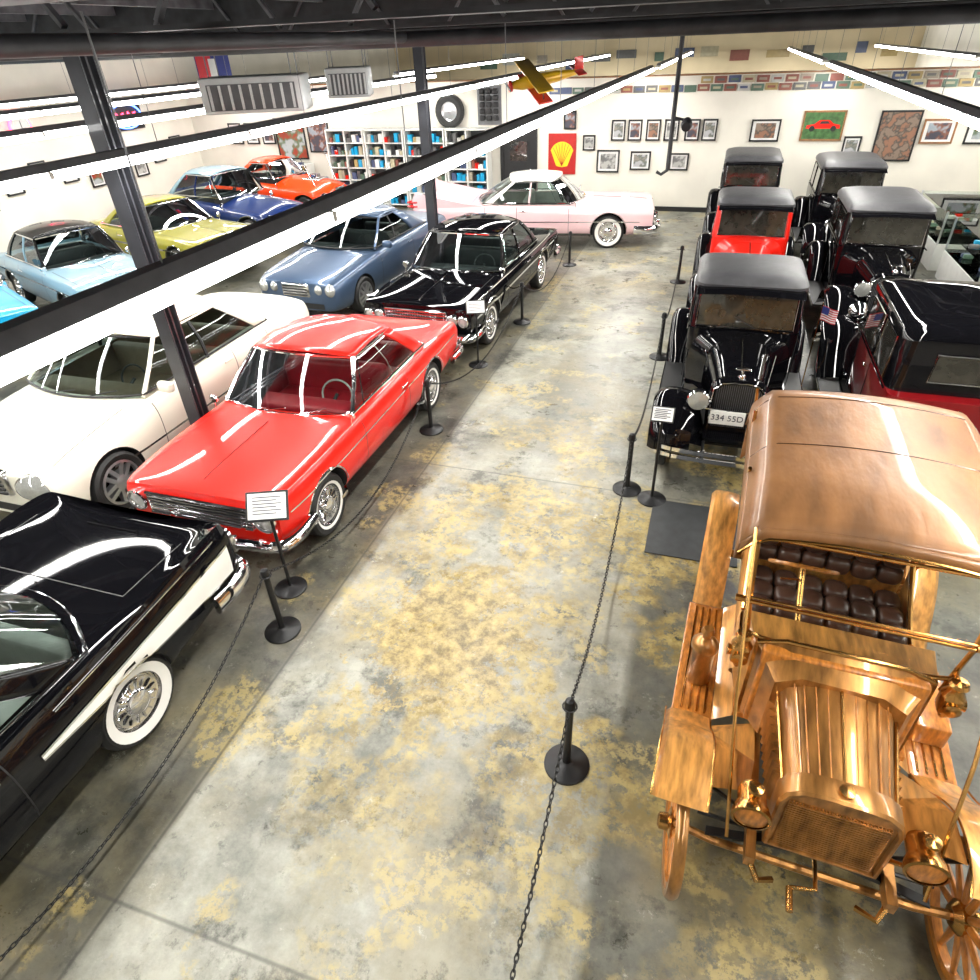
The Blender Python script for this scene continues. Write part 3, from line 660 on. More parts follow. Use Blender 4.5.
    for sd in(-1,1):
        def arm(u,v,y0,y1,za,zb_,sd=sd):
            y=y0+(y1-y0)*u; zt=za+(zb_-za)*(u**1.5); return Vector((sd*(.50+.03*math.sin(math.pi*v)),y,.56+(zt-.56)*v))
        b.grid(lambda u,v:arm(u,v,1.35,1.95,.88,1.22),10,6,M_panel)
        b.grid(lambda u,v:arm(u,v,2.0,2.85,1.05,1.28),10,6,M_panel)
        b.grid(lambda u,v:arm(u,v,1.05,1.35,.62,.62),3,3,M_panel)
        t.tube([(sd*.5,1.35+.6*u/8,.88+.34*(u/8)**1.5) for u in range(9)],.016,M_brass,6)
        t.tube([(sd*.5,2.0+.85*u/8,1.05+.23*(u/8)**1.5) for u in range(9)],.016,M_brass,6)
    b.grid(lambda u,v:Vector(((u*2-1)*.5,2.85+.05*(1-(u*2-1)**2),.56+.72*v)),10,5,M_panel)
    b.grid(lambda u,v:Vector(((u*2-1)*.5,1.97,.56+.64*v)),4,5,M_panel)
    s=MB()
    for y0 in(1.38,2.2):
        for i in range(6):
            for j in range(3): s.rbox((-.40+.16*i,y0+.16*j+.02,.88),(.165,.165,.14),.06,M_leather)
            for j in range(3): s.rbox((-.40+.16*i,y0+.50+.02*j,1.0+.13*j),(.165,.12,.14),.055,M_leather)
        s.box((0,y0+.2,.72),(.94,.5,.26),M_panel)
    s.obj('tufted_seats',root)
    c=Vector((-.24,1.30,1.38)); n=Vector((0,.62,.78)).normalized(); q=Vector((0,0,1)).rotation_difference(n).to_matrix().to_4x4()
    t.tube([ (TR(c)@q)@Vector((.19*math.cos(a),.19*math.sin(a),0)) for a in [2*math.pi*i/28 for i in range(28)]],.013,M_wood,8,closed=True)
    for i in range(4):
        a=math.pi/2*i+.4; t.cyl(c,(TR(c)@q)@Vector((.19*math.cos(a),.19*math.sin(a),0)),.008,M_brass,6)
    t.cyl(c,(-.2,.78,.85),.018,M_brass)
    t.tube([(-.24,1.22,1.34),(-.36,1.2,1.34)],.006,M_brass,5)
    y=.80
    for sd in(-1,1):
        t.tube([(sd*.50,y,1.12),(sd*.54,y,1.45),(sd*.58,y+.08,1.93)],.014,M_brass,8)
        t.tube([(sd*.60,.86,1.93),(sd*.54,.3,1.2),(sd*.46,-.10,.60)],.010,M_brass,6)
        t.tube([(sd*.55,y,1.47),(sd*.62,y,1.47)],.02,M_brass,8)
        t.tube([(sd*.53,1.9,1.05),(sd*.64,1.75,1.5),(sd*.66,1.4,1.96)],.012,M_brass,6)
        t.tube([(sd*.53,1.9,1.05),(sd*.64,2.0,1.5),(sd*.66,2.1,1.99)],.012,M_brass,6)
        t.tube([(sd*.53,2.6,1.2),(sd*.62,2.65,1.5),(sd*.65,2.65,1.9)],.012,M_brass,6)
    t.tube(catmull([(-.52,y,1.30),(-.48,y-.01,1.22),(0,y-.02,1.20),(.48,y-.01,1.22),(.52,y,1.30)],14),.014,M_brass,8)
    t.tube([(-.54,y-.01,1.47),(.54,y-.01,1.47)],.012,M_brass,8); t.tube([(-.54,y-.01,1.50),(.54,y-.01,1.50)],.008,M_brass,8); t.tube([(-.57,y+.06,1.88),(.57,y+.06,1.88)],.011,M_brass,8)
    gl=MB(); gl.add([(-.5,y,1.22),(.5,y,1.22),(.53,y,1.46),(-.53,y,1.46)],[(0,1,2,3)],M_glassT); gl.add([(-.53,y,1.50),(.53,y,1.50),(.56,y+.06,1.87),(-.56,y+.06,1.87)],[(0,1,2,3)],M_glassT); gl.obj('windscreen_glass',root)
    cn=MB()
    def can(u,v):
        s_=u*2-1; yy=.84+1.90*v
        z=2.06-.05*s_*s_-.10*max(0,abs(s_)-.86)/.14
        z-=.08*max(0,(.22-v)/.22)**2; z-=.26*max(0,(v-.74)/.26)**2
        return Vector((s_*.68+.02,yy+.03*math.cos(s_*1.5),z))
    cn.grid(can,26,24,M_canopy)
    cn.grid(lambda u,v:can(u,1)+Vector((0,.03*v,-.45*v)),12,4,M_canopy)
    for sd in(0,1): cn.grid(lambda u,v,sd=sd:can(sd,u)+Vector(((.012 if sd else -.012)*v,0,-.12*v)),24,2,M_canopy)
    cn.grid(lambda u,v:can(u,0)+Vector((0,-.005*v,-.07*v)),26,2,M_canopy)
    cn.obj('canopy',root,solid=.012,ang=50)
    for v in(.02,.36,.7): t.tube([can(i/20,v)+Vector((0,0,-.015)) for i in range(21)],.012,M_wood,6)
    for v in(.40,.74): t.tube([can(i/20,v)+Vector((0,0,.006)) for i in range(21)],.004,M_leather,5)
    t.tube([can(i/20,0)+Vector((0,-.01,-.065)) for i in range(21)],.009,M_brass,6)
    for sd in(-1,1):
        fender(b,[(-.12,.79),(-.04,.845),(.10,.86),(.28,.81),(.46,.66),(.62,.48),(.80,.355)],.58,.88,.012,M_panel,sd,lip=.03)
        b.add([(sd*.58,.0,.84),(sd*.58,.28,.81),(sd*.58,.46,.66),(sd*.58,.70,.42),(sd*.34,.70,.56),(sd*.34,.40,.60),(sd*.36,.20,.60)],[(0,1,6),(1,2,5,6),(2,3,4,5)],M_panel)
        t.cyl((sd*.34,.1,.54),(sd*.66,.05,.83),.012,M_iron,6)
        fender(b,[(1.86,.36),(1.97,.52),(2.14,.74),(2.38,.89),(2.62,.90),(2.84,.80),(2.98,.62)],.60,.82,.012,M_panel,sd,lip=.03)
        for xx in(.585,.875): t.tube([(sd*xx,yy,zz+.006) for yy,zz in catmull([(-.12,.79,0),(-.04,.845,0),(.10,.86,0),(.28,.81,0),(.46,.66,0),(.62,.48,0),(.80,.355,0)],20) for yy,zz in [(yy,zz)]] if False else [Vector((sd*xx,p.y,p.z+.004)) for p in catmull([(0,-.12,.79),(0,-.04,.845),(0,.10,.86),(0,.28,.81),(0,.46,.66),(0,.62,.48),(0,.80,.355)],20)],.007,M_brass,6)
        b.rbox((sd*.71,1.33,.335),(.26,1.08,.035),.01,M_wood)
        for i in range(4): b.box((sd*(.63+.05*i),1.33,.356),(.012,1.0,.01),M_brass)
        b.add([(sd*.58,.8,.35),(sd*.58,1.88,.35),(sd*.36,1.88,.54),(sd*.36,.8,.54)],[(0,1,2,3)],M_panel)
        M=TR((sd*.385,-.06,.86))@RX(R(90))
        t.lathe([(0,-.13),(.06,-.12),(.072,-.09),(.072,-.02),(.085,0),(.096,.04),(.096,.06),(.082,.065)],M_brass,M,28); t.lathe([(.082,.055),(.05,.062),(0,.064)],M_wood,M,20)
        t.lathe([(.028,0),(.028,.04),(.04,.05),(.036,.065),(0,.075)],M_brass,TR((sd*.385,-.03,.93)),16)
        t.tube([(sd*.30,.04,.62),(sd*.36,.0,.68),(sd*.385,-.03,.78)],.014,M_brass,6)
        t.rbox((sd*.53,.73,1.12),(.10,.10,.13),.02,M_brass); t.lathe([(.06,0),(.035,.05),(.035,.07),(.05,.08),(.04,.10),(0,.11)],M_brass,TR((sd*.53,.73,1.18)),16)
        t.lathe([(.04,0),(.045,.02),(.03,.03),(0,.032)],M_brass,TR((sd*.53,.68,1.12))@RX(R(90)),16); t.lathe([(.03,0),(.03,-.03),(.015,-.06),(0,-.06)],M_brass,TR((sd*.53,.73,1.06)),12)
        t.lathe([(.03,0),(.036,.02),(0,.03)],M_brass,TR((sd*.58,.73,1.12))@RY(R(90)*sd),12)
    t.lathe([(0,0),(.075,0),(.08,.02),(.075,.30),(.09,.32),(.09,.36),(.06,.40),(.03,.42),(.03,.46),(.045,.47),(.03,.50),(0,.50)],M_copper,TR((-.70,1.12,.355)),22)
    t.rbox((.70,1.3,.44),(.2,.5,.17),.015,M_wood)
    b.obj('bodywork',root,ang=35); t.obj('brass_fittings',root)
    return root
brass_car()

# ---------------------------------------------------------------- stanchions, chains, signs
def stanchion(x,y):
    mb=MB()
    mb.lathe([(0,0),(.155,0),(.155,.012),(.145,.022),(.05,.035),(.03,.05),(.028,.06)],M_iron,None,28)
    mb.lathe([(.026,.05),(.026,.62),(.036,.625),(.036,.68),(.028,.70),(0,.71)],M_iron,None,16)
    mb.tube([(.045*math.cos(a),.045*math.sin(a),.64) for a in [2*math.pi*i/12 for i in range(12)]],.006,M_iron,5,closed=True)
    mb.obj('rope_stanchion',loc=(x,y,0))
def signstand(x,y,h=.95,rz=0,k=1.):
    mb=MB()
    mb.lathe([(0,0),(.15,0),(.15,.012),(.14,.02),(.03,.03),(.016,.04),(.014,h),(0,h)],M_iron,None,24)
    M=TR((0,0,h+.03))@RX(R(48))
    mb.rbox((0,0,0),(.36*k,.26*k,.014),.005,M_iron,M); mb.box((0,0,.009),(.32*k,.22*k,.004),M_paper,M)
    for i in range(6): mb.box((-.02 if i%2 else 0,(.075-.028*i)*k,.0125),((.24-.04*(i%2))*k,.008,.002),M_ink,M)
    mb.obj('display_sign_stand',loc=(x,y,0),rot=(0,0,rz))
left=[(-3.0,-.6),(-3.0,3.06),(-3.05,6.62),(-2.92,10.6),(-2.82,14.17)]
right=[(-.40,-1.0),(-.40,2.52),(-.45,5.92),(-.45,9.6),(-.45,13.4)]
for p in left[1:]+right[1:]: stanchion(*p)
stanchion(*left[0]); stanchion(*right[0])
signstand(-3.22,3.54,.92,R(22)); signstand(-3.1,8.69,.88,R(20),.8); signstand(-.17,5.80,1.0,0,.62)
def chain(name,pts,sag,zt=.64):
    mb=MB(); k=0
    for (x0,y0),(x1,y1) in zip(pts[:-1],pts[1:]):
        L=math.hypot(x1-x0,y1-y0); e=.05/L; x0,y0,x1,y1=x0+(x1-x0)*e,y0+(y1-y0)*e,x1-(x1-x0)*e,y1-(y1-y0)*e
        n=int(L/.036)
        def P(t): return Vector((x0+(x1-x0)*t,y0+(y1-y0)*t,zt-sag*4*t*(1-t)))
        for i in range(n):
            a=P(i/n);b_=P((i+1)/n); d=(b_-a).normalized(); c=(a+b_)/2
            q=Vector((1,0,0)).rotation_difference(d).to_matrix().to_4x4(); M=TR(c)@q@RX(R(90)*(k%2)); k+=1
            ln=[(.026*math.cos(u),.011*math.sin(u),0) for u in [2*math.pi*j/8 for j in range(8)]]
            mb.tube(ln,.0042,M_iron,4,closed=True,M=M)
    mb.obj(name,ang=80)
chain('barrier_chain',left,.50); chain('barrier_chain.001',right,.46)
fl=MB()
Mfr=mat('flag_red',(.5,.02,.03),.6,var=.05);Mfb=mat('flag_blue',(.02,.03,.18),.6,var=.05);Mfw=mat('flag_white',(.7,.7,.7),.6,var=.03)
fl.cyl((0,0,0),(0,0,1.25),.008,M_brass); fl.lathe([(0,0),(.1,0),(.1,.015),(.02,.03),(0,.03)],M_iron,None,18)
for i in range(13):
    fl.grid(lambda u,v,i=i:Vector((.20*u,.02*math.sin(u*7),1.22-.06*u-(i+v)*.014)),6,1,Mfr if i%2==0 else Mfw)
fl.add([(0,-.003,1.22),(.09,-.018,1.19),(.09,-.018,1.10),(0,-.003,1.13)],[(0,1,2,3)],Mfb)
fl.obj('small_flag',loc=(1.50,8.8,0))

# ---------------------------------------------------------------- room
X0,X1,Y0,Y1,ZC=-16.5,7.2,-5.0,19.8,4.9
Y2=36.0
def floor_mat():
    m=bpy.data.materials.new('worn_concrete'); m.use_nodes=True; nt=m.node_tree; b=nt.nodes['Principled BSDF']
    N=nt.nodes.new; L=nt.links.new
    geo=N('ShaderNodeNewGeometry'); sx=N('ShaderNodeSeparateXYZ'); L(geo.outputs['Position'],sx.inputs[0])
    def noise(sc,det=6,rough=.6,off=0,dist=0):
        mp=N('ShaderNodeMapping'); mp.inputs['Location'].default_value=(off,off*1.3,0); L(geo.outputs['Position'],mp.inputs[0])
        n=N('ShaderNodeTexNoise'); n.inputs['Scale'].default_value=sc; n.inputs['Detail'].default_value=det; n.inputs['Roughness'].default_value=rough; n.inputs['Distortion'].default_value=dist; L(mp.outputs[0],n.inputs['Vector']); return n.outputs['Fac']
    def ramp(f,a,b_,ca=(0,0,0,1),cb=(1,1,1,1)):
        r=N('ShaderNodeValToRGB'); r.color_ramp.elements[0].position=a; r.color_ramp.elements[1].position=b_; r.color_ramp.elements[0].color=ca; r.color_ramp.elements[1].color=cb; L(f,r.inputs[0]); return r.outputs[0]
    def math_(op,a,b_=None,c=None):
        n=N('ShaderNodeMath'); n.operation=op
        for i,v in enumerate((a,b_,c)):
            if v is None: continue
            if isinstance(v,(int,float)): n.inputs[i].default_value=v
            else: L(v,n.inputs[i])
        return n.outputs[0]
    def mix(f,a,b_):
        n=N('ShaderNodeMix'); n.data_type='RGBA'
        if isinstance(f,(int,float)): n.inputs[0].default_value=f
        else: L(f,n.inputs[0])
        for s,v in((6,a),(7,b_)):
            if isinstance(v,tuple): n.inputs[s].default_value=v
            else: L(v,n.inputs[s])
        return n.outputs[2]
    def band(v,lo,hi,s=.05):
        a=N('ShaderNodeMapRange'); a.inputs[1].default_value=lo-s;a.inputs[2].default_value=lo+s; L(v,a.inputs[0])
        c=N('ShaderNodeMapRange'); c.inputs[1].default_value=hi-s;c.inputs[2].default_value=hi+s;c.inputs[3].default_value=1;c.inputs[4].default_value=0; L(v,c.inputs[0])
        return math_('MULTIPLY',a.outputs[0],c.outputs[0])
    X=sx.outputs[0];Y=sx.outputs[1]
    base=ramp(noise(.8,10,.72),.38,.64,(.035,.036,.030,1),(.17,.165,.135,1))
    aisle=band(X,-2.78,-.1,.04)
    base=mix(math_('MULTIPLY',aisle,.88),base,ramp(noise(1.0,12,.76,5),.40,.62,(.13,.132,.112,1),(.37,.365,.31,1)))
    base=mix(math_('MULTIPLY',math_('MULTIPLY',band(X,-1.9,-1.05,.04),band(Y,6.4,9.4,.1)),.6),base,(.12,.115,.09,1))
    base=mix(math_('MULTIPLY',ramp(noise(.7,6,.65,50),.46,.62),.45),base,(.22,.18,.09,1))
    base=mix(math_('MULTIPLY',ramp(noise(1.5,10,.76,11),.53,.61),.75),base,(.030,.031,.025,1))
    base=mix(math_('MULTIPLY',ramp(noise(5,10,.8,17),.57,.64),.6),base,(.028,.028,.024,1))
    reg=math_('MULTIPLY',band(X,-2.5,1.4,.5),band(Y,1.8,7.2,.8))
    pat=math_('MULTIPLY',ramp(noise(.95,4,.55,24),.47,.52),ramp(noise(8,10,.8,3),.45,.50))
    base=mix(math_('MULTIPLY',math_('MULTIPLY',reg,pat),.8),base,ramp(noise(5,6,.7,66),.4,.6,(.20,.14,.035,1),(.44,.34,.12,1)))
    cx_,cy_=-1.6,3.4
    d=math_('SQRT',math_('ADD',math_('POWER',math_('SUBTRACT',X,cx_),2.0),math_('POWER',math_('MULTIPLY',math_('SUBTRACT',Y,cy_),.85),2.0)))
    dd=math_('ADD',d,math_('MULTIPLY',math_('SUBTRACT',noise(3.2,10,.8,9),.5),2.8))
    spot=N('ShaderNodeMapRange'); spot.inputs[1].default_value=.52; spot.inputs[2].default_value=.62; spot.inputs[3].default_value=1; spot.inputs[4].default_value=0; L(dd,spot.inputs[0])
    base=mix(math_('MULTIPLY',spot.outputs[0],.85),base,ramp(noise(7,9,.75,71),.40,.60,(.12,.085,.03,1),(.46,.35,.14,1)))
    pat2=math_('MULTIPLY',ramp(noise(1.4,4,.6,31),.55,.60),ramp(noise(12,8,.78,8),.46,.52))
    base=mix(math_('MULTIPLY',math_('MULTIPLY',pat2,band(X,-3.2,1.6,.1)),.65),base,(.42,.33,.13,1))
    base=mix(math_('MULTIPLY',ramp(noise(4.5,12,.85,14),.58,.64),.5),base,(.50,.49,.42,1))
    for lo in(5.85,10.8,.9,15.5): base=mix(math_('MULTIPLY',band(Y,lo,lo+.02,.006),.6),base,(.05,.05,.045,1))
    for lo in(-2.79,2.0,-8.0): base=mix(math_('MULTIPLY',band(X,lo,lo+.02,.006),.6),base,(.04,.04,.035,1))
    L(base,b.inputs['Base Color'])
    L(ramp(noise(2.5,8,.7,40),.3,.75,(.22,.22,.22,1),(.50,.50,.50,1)),b.inputs['Roughness'])
    bp=N('ShaderNodeBump'); bp.inputs['Strength'].default_value=.25; bp.inputs['Distance'].default_value=.02; L(noise(14,8,.7),bp.inputs['Height']); L(bp.outputs[0],b.inputs['Normal'])
    b.inputs['Specular IOR Level'].default_value=.55
    return m
def slab(name,c,sz,m):
    mb=MB(); mb.box((0,0,0),sz,m); return mb.obj(name,loc=c)
cx,cy=(X0+X1)/2,(Y0+Y2)/2; wx,wy_=X1-X0,Y2-Y0
slab('floor',(cx,cy,-.1),(wx+.4,wy_+.4,.2),floor_mat())
slab('ceiling',(cx,cy,ZC+.1),(wx+.4,wy_+.4,.2),M_ceil)
slab('wall_back',(cx,Y1+.1,1.6),(wx,.2,3.2),M_wall)
slab('wall_far',(cx,Y2+.1,ZC/2),(wx+.4,.2,ZC),M_wall2)
slab('wall_left',(X0-.1,cy,ZC/2),(.2,wy_,ZC),M_wall)
slab('wall_right',(X1+.1,cy,ZC/2),(.2,wy_,ZC),M_wall)
slab('wall_front',(cx,Y0-.1,ZC/2),(wx+.4,.2,ZC),M_wall)
slab('trim_1',(cx,Y1+.1,3.215),(wx,.26,.03),M_woodshelf)
slab('baseboard_back',(cx,Y1-.015,.06),(wx,.03,.12),M_dark)
slab('baseboard_left',(X0+.015,cy,.06),(.03,wy_,.12),M_dark)
slab('baseboard_right',(X1-.015,cy,.06),(.03,wy_,.12),M_dark)
cs=MB()
for i in range(13):
    y=1.6+2.6*i
    cs.box((cx,y,4.24),(wx-.02,.20,.03),M_beam); cs.box((cx,y,4.80),(wx-.02,.20,.03),M_beam)
    if i>2: cs.box((cx,y,4.52),(wx-.02,.03,.55),M_beam)
    for k in range(20):
        x=X0+.5+1.15*k
        cs.box((x,y-.02,4.52),(.03,.05,.62),M_joist,TR((x,y,4.52))@RY(R(38 if k%2 else -38))@TR((-x,-y,-4.52)))
for i in range(14):
    x=X0+1+1.7*i; cs.box((x,cy,4.68),(.08,wy_-.02,.18),M_joist)
cs.obj('overhead_beam_grid')
pp=MB()
for x,z,r in((-3.3,4.16,.05),(-6.4,4.14,.04),(4.2,4.15,.04),(-9.6,4.15,.06)):
    pp.cyl((x,2.6,z),(x,Y2-.05,z),r,M_beam,12)
pp.cyl((X0+.1,7.5,4.14),(X1-.1,7.5,4.14),.07,M_beam); pp.obj('overhead_pipes')
for x,y in((-5.27,5.15),(-5.27,12.5)):
    mb=MB(); mb.box((0,0,2.10),(.15,.02,4.20),M_post); mb.box((0,-.075,2.10),(.17,.014,4.20),M_post); mb.box((0,.075,2.10),(.17,.014,4.20),M_post); mb.box((0,0,.015),(.3,.3,.03),M_post)
    mb.obj('steel_post',loc=(x,y,0))
def fixture(x,y0,y1,z=3.38,power=21,nl=2):
    mb=MB(); L=y1-y0; n=max(1,int(round(L/2.44))); 
    mb.add([(-.035,0,.075),(.035,0,.075),(.06,0,.02),(-.06,0,.02),(-.035,L,.075),(.035,L,.075),(.06,L,.02),(-.06,L,.02)],[(0,3,2,1),(4,5,6,7),(0,1,5,4),(1,2,6,5),(2,3,7,6),(3,0,4,7)],M_steel)
    for sx in(-.05,.05): mb.cyl((sx,.02,-.022),(sx,L-.02,-.022),.034,M_tube,10)
    for i in range(n+1):
        mb.box((0,L*i/n if 0<i<n else (.03 if i==0 else L-.03),-.005),(.17,.04,.05),M_cab)
    for i in range(n):
        yy=L*(i+.5)/n; mb.cyl((0,yy,.07),(0,yy,4.22-z),.004,M_steel,6)
    for i in range(nl):
        ld=bpy.data.lights.new('strip_lamp','AREA'); ld.shape='RECTANGLE'; ld.size=.12; ld.size_y=L/nl-.1; ld.energy=power*L/nl; ld.color=(1,.97,.90)
        lo=bpy.data.objects.new('strip_lamp',ld); COL.objects.link(lo); lo.location=(x,y0+L*(i+.5)/nl,z-.07)
    mb.obj('fluorescent_strip_light',loc=(x,y0,z))
for x,y0 in((-1.96,-1.5),(-4.92,-1.0),(-7.8,-1.0),(-11.2,0),(-14.2,0),(2.12,-1.5),(5.4,-1.0)):
    fixture(x,y0,19.4)
for x in(-9.5,-5.5,-1.9,2.12,5.4): fixture(x,20.6,35.0,power=20,nl=1)
mb=MB(); mb.cyl((0,0,2.25),(0,0,4.2),.035,M_beam); mb.tube([(0,0,2.25),(-.1,0,2.18),(-.18,0,2.22)],.025,M_beam,8); mb.cyl((0,0,3.0),(.25,0,2.95),.02,M_beam); mb.lathe([(0,0),(.07,.02),(.09,.12),(.07,.2),(0,.2)],M_beam,TR((.22,0,2.95))@RX(R(110)),16)
mb.obj('hanging_pole',loc=(-.80,12.0,0))
def heater(x,y,z,sx):
    mb=MB(); mb.rbox((0,0,0),(sx,.7,.42),.03,M_hvac)
    mb.box((0,-.352,-.02),(sx*.86,.01,.30),M_hvacd)
    for i in range(9): mb.box((-sx*.4+sx*.8*i/8,-.365,-.02),(.03,.03,.28),M_hvac,None)
    for a in(-.4,.4):
        for b_ in(-.25,.25): mb.cyl((sx*a,b_,.2),(sx*a,b_,4.2-z),.008,M_steel,6)
    mb.obj('hanging_unit_heater',loc=(x,y,z),rot=(0,0,R(22)))
heater(-6.2,8.9,3.62,1.35); heater(-6.1,11.4,3.62,.7)
mb=MB()
My=mat('plane_yellow',(.8,.48,.02),.3,0,.5,var=.05);Mr=mat('plane_red',(.6,.03,.02),.3,0,.5,var=.05)
mb.lathe([(0,-.7),(.06,-.68),(.11,-.5),(.12,-.2),(.10,.2),(.05,.6),(.02,.75),(0,.76)],My,RX(R(-90)),16)
mb.rbox((0,-.25,.10),(1.9,.3,.03),.012,My); mb.rbox((0,-.25,-.12),(1.7,.28,.03),.012,Mr); mb.rbox((0,.66,.03),(.6,.18,.02),.008,Mr); mb.rbox((0,.68,.14),(.02,.18,.24),.008,Mr)
for sx in(-.7,.7): mb.cyl((sx,-.25,-.12),(sx,-.25,.10),.01,M_dark)
mb.lathe([(0,0),(.10,.0),(.10,.06),(0,.06)],Mr,TR((0,-.70,0))@RX(R(90)),16); mb.rbox((0,-.78,0),(.5,.015,.04),.006,M_dark)
mb.cyl((0,0,.1),(0,0,.75),.004,M_steel,5)
mb.obj('hanging_model_airplane',loc=(-3.5,14.6,3.45),rot=(R(8),R(14),R(-60)))
def frame(X,z,w,h,art,fr=M_dark,wall='b',Y=0,mt=True,carpic=False):
    mb=MB(); 
    for a,b_,c,d in((0,h/2,w+.04,.04),(0,-h/2,w+.04,.04)): mb.box((a,-.012,b_),(c,.03,d),fr)
    for a in(-w/2,w/2): mb.box((a,-.012,0),(.04,.03,h),fr)
    mb.box((0,0,0),(w,.012,h),M_paper); k=.72 if mt else .98
    mb.box((0,-.008,0),(w*k,.008,h*k),art)
    if carpic:
        P=[(-.42,-.1),(-.40,.02),(-.22,.06),(-.10,.20),(.14,.20),(.26,.07),(.42,.03),(.43,-.1)]
        mb.add([(x*w,-.0135,z_*h) for x,z_ in P],[tuple(range(len(P)))],M_red)
        for x in(-.26,.27): mb.lathe([(0,0),(.07*w,0)],M_dark,TR((x*w,-.015,-.1*h))@RX(R(90)),16)
        mb.add([(-.10*w,-.0145,.07*h),(-.05*w,-.0145,.16*h),(.11*w,-.0145,.16*h),(.17*w,-.0145,.07*h)],[(0,1,2,3)],M_dark)
    if wall=='b': mb.obj('framed_picture',loc=(X,Y1-.03,z))
    else: mb.obj('framed_picture',loc=(X0+.03,Y,z),rot=(0,0,R(90)))
for i,x in enumerate((-2.72,-2.28,-1.80,-1.33,-.80,-.37)): frame(x,2.0,.33,.46,ARTS[i%5 if i!=1 else 4])
frame(-2.95,1.25,.58,.52,ARTS[3]);frame(-2.07,1.27,.5,.42,ARTS[0]);frame(-1.05,1.25,.46,.38,ARTS[3])
frame(.98,1.98,.66,.46,ARTS[2],M_dark);frame(2.3,2.08,.92,.62,M_green,M_woodshelf,mt=False,carpic=True);frame(3.98,1.85,.85,1.05,ARTS[2],mt=False);frame(4.85,1.95,.66,.48,ARTS[4],M_woodshelf)
frame(3.05,1.6,.36,.46,ARTS[0]);frame(5.9,2.0,.9,.6,ARTS[1]);frame(-4.05,2.25,.3,.4,ARTS[4],mt=False);frame(-3.5,1.7,.3,.34,ARTS[3])
for i,x in enumerate((-14.9,-14.3,-13.7)): frame(x,1.95,.42,.55,ARTS[(i+2)%5])
frame(-12.9,1.8,1.0,1.1,ARTS[1],mt=False); frame(-11.9,1.9,.7,.9,ARTS[4],mt=False)
for i in range(16):
    frame(0,1.60+(.45 if i%3==0 else 0)-.25*(i%2),.45,.38,ARTS[i%5],wall='l',Y=6.0+.85*i)
root=empty('shell_sign',(-4.25,Y1-.03,1.42)); mb=MB(); mb.box((0,0,0),(.78,.03,1.02),M_postred); 
pts=[(0,-.02,-.33),(-.16,-.02,-.30),(-.2,-.02,-.2)]+[(.34*math.cos(a),-.02,-.02+.33*math.sin(a)) for a in [math.pi-.35+.0-(math.pi-.7)*i/16 for i in range(17)]]+[(.2,-.02,-.2),(.16,-.02,-.30)]
mb.add(pts,[tuple(range(len(pts)))],M_yellow)
for i in range(7):
    a=R(35+18.3*i); mb.tube([(0,-.024,-.3),(.30*math.cos(a),-.024,-.02+.30*math.sin(a))],.006,M_postred,5)
mb.obj('panel',root)
pc=[mat('plate_%d'%i,c,.4,var=.1) for i,c in enumerate([(.45,.45,.42),(.06,.08,.16),(.34,.25,.10),(.22,.07,.05),(.08,.14,.10),(.1,.1,.1),(.42,.38,.26),(.30,.26,.20)])]
mb=MB(); x=-4.5
while x<6.9:
    mb.box((x,0,random.uniform(-.01,.01)),(.29,.02,.15),random.choice(pc)); mb.box((x+.0,-.012,.0),(.18,.005,.05),random.choice(pc)); x+=.32
x=-.6
while x<6.9:
    mb.box((x,0,.17+random.uniform(-.01,.01)),(.29,.02,.15),random.choice(pc)); mb.box((x+.0,-.012,.17),(.18,.005,.05),random.choice(pc)); x+=.33
mb.obj('license_plate_collection',loc=(0,Y1-.02,2.93))
mb=MB(); x=-12
while x<6.5:
    w_=random.uniform(.4,1.1); mb.box((x+w_/2,0,random.uniform(-.2,.2)),(w_*.9,.03,random.uniform(.25,.5)),random.choice(pc)); x+=w_+random.uniform(.1,.9)
mb.obj('wall_banner_collection',loc=(0,Y2-.02,3.2))
mb=MB(); mb.lathe([(.24,-.09),(.36,-.1),(.42,-.06),(.42,.06),(.36,.1),(.24,.09)],M_rubber,RX(R(90)),32); mb.lathe([(.24,.05),(.2,.02),(.06,.03),(0,.05)],M_gunm,RX(R(90)),24); mb.obj('wall_mounted_tyre',loc=(-7.5,Y1-.12,2.5))
mb=MB()
for i in range(3):
    for j in range(5): mb.rbox((-.2+.2*i,-.06,-.3+.16*j),(.14,.1,.13),.03,M_dark)
mb.box((0,-.005,0),(.7,.012,.95),M_steel); mb.obj('wall_tool_rack',loc=(-6.35,Y1-.01,2.62))
mb=MB(); mb.box((0,0,1.02),(.95,.02,2.04),M_dark); 
for sx in(-.5,.5): mb.box((sx,-.01,1.04),(.08,.06,2.1),M_dark)
mb.box((0,-.01,2.1),(1.08,.06,.08),M_dark); mb.rbox((.36,-.05,1.0),(.04,.06,.12),.015,M_chrome); mb.box((0,-.02,1.5),(.5,.02,.5),M_vglass); mb.obj('door_1',loc=(-5.5,Y1-.06,0))
def shelves(x,w,y=Y1-.35,h=2.1,nm='merchandise_shelf',rz=0,carc=M_cab):
    mb=MB()
    mb.box((0,.2,h/2),(w,.02,h),M_hvacd)
    for sx in(-w/2,0,w/2): mb.box((sx,0,h/2),(.04,.42,h),carc)
    n=6
    for i in range(n+1): mb.box((0,0,.08+(h-.1)*i/n),(w,.42,.03),carc)
    for i in range(n):
        xx=-w/2+.08
        while xx<w/2-.1:
            ww=random.uniform(.07,.15); hh=random.uniform(.1,.24)
            mb.box((xx+ww/2,-.08+random.uniform(-.04,.04),.10+(h-.1)*i/n+hh/2),(ww*.9,.18,hh),random.choice(pc+[M_red,M_paper,M_dark,M_cyan])); xx+=ww+.015
    mb.obj(nm,loc=(x,y,0),rot=(0,0,rz))
for i in range(4): shelves(-10.75+1.28*i,1.2)
shelves(-13.0,1.6,h=1.15)
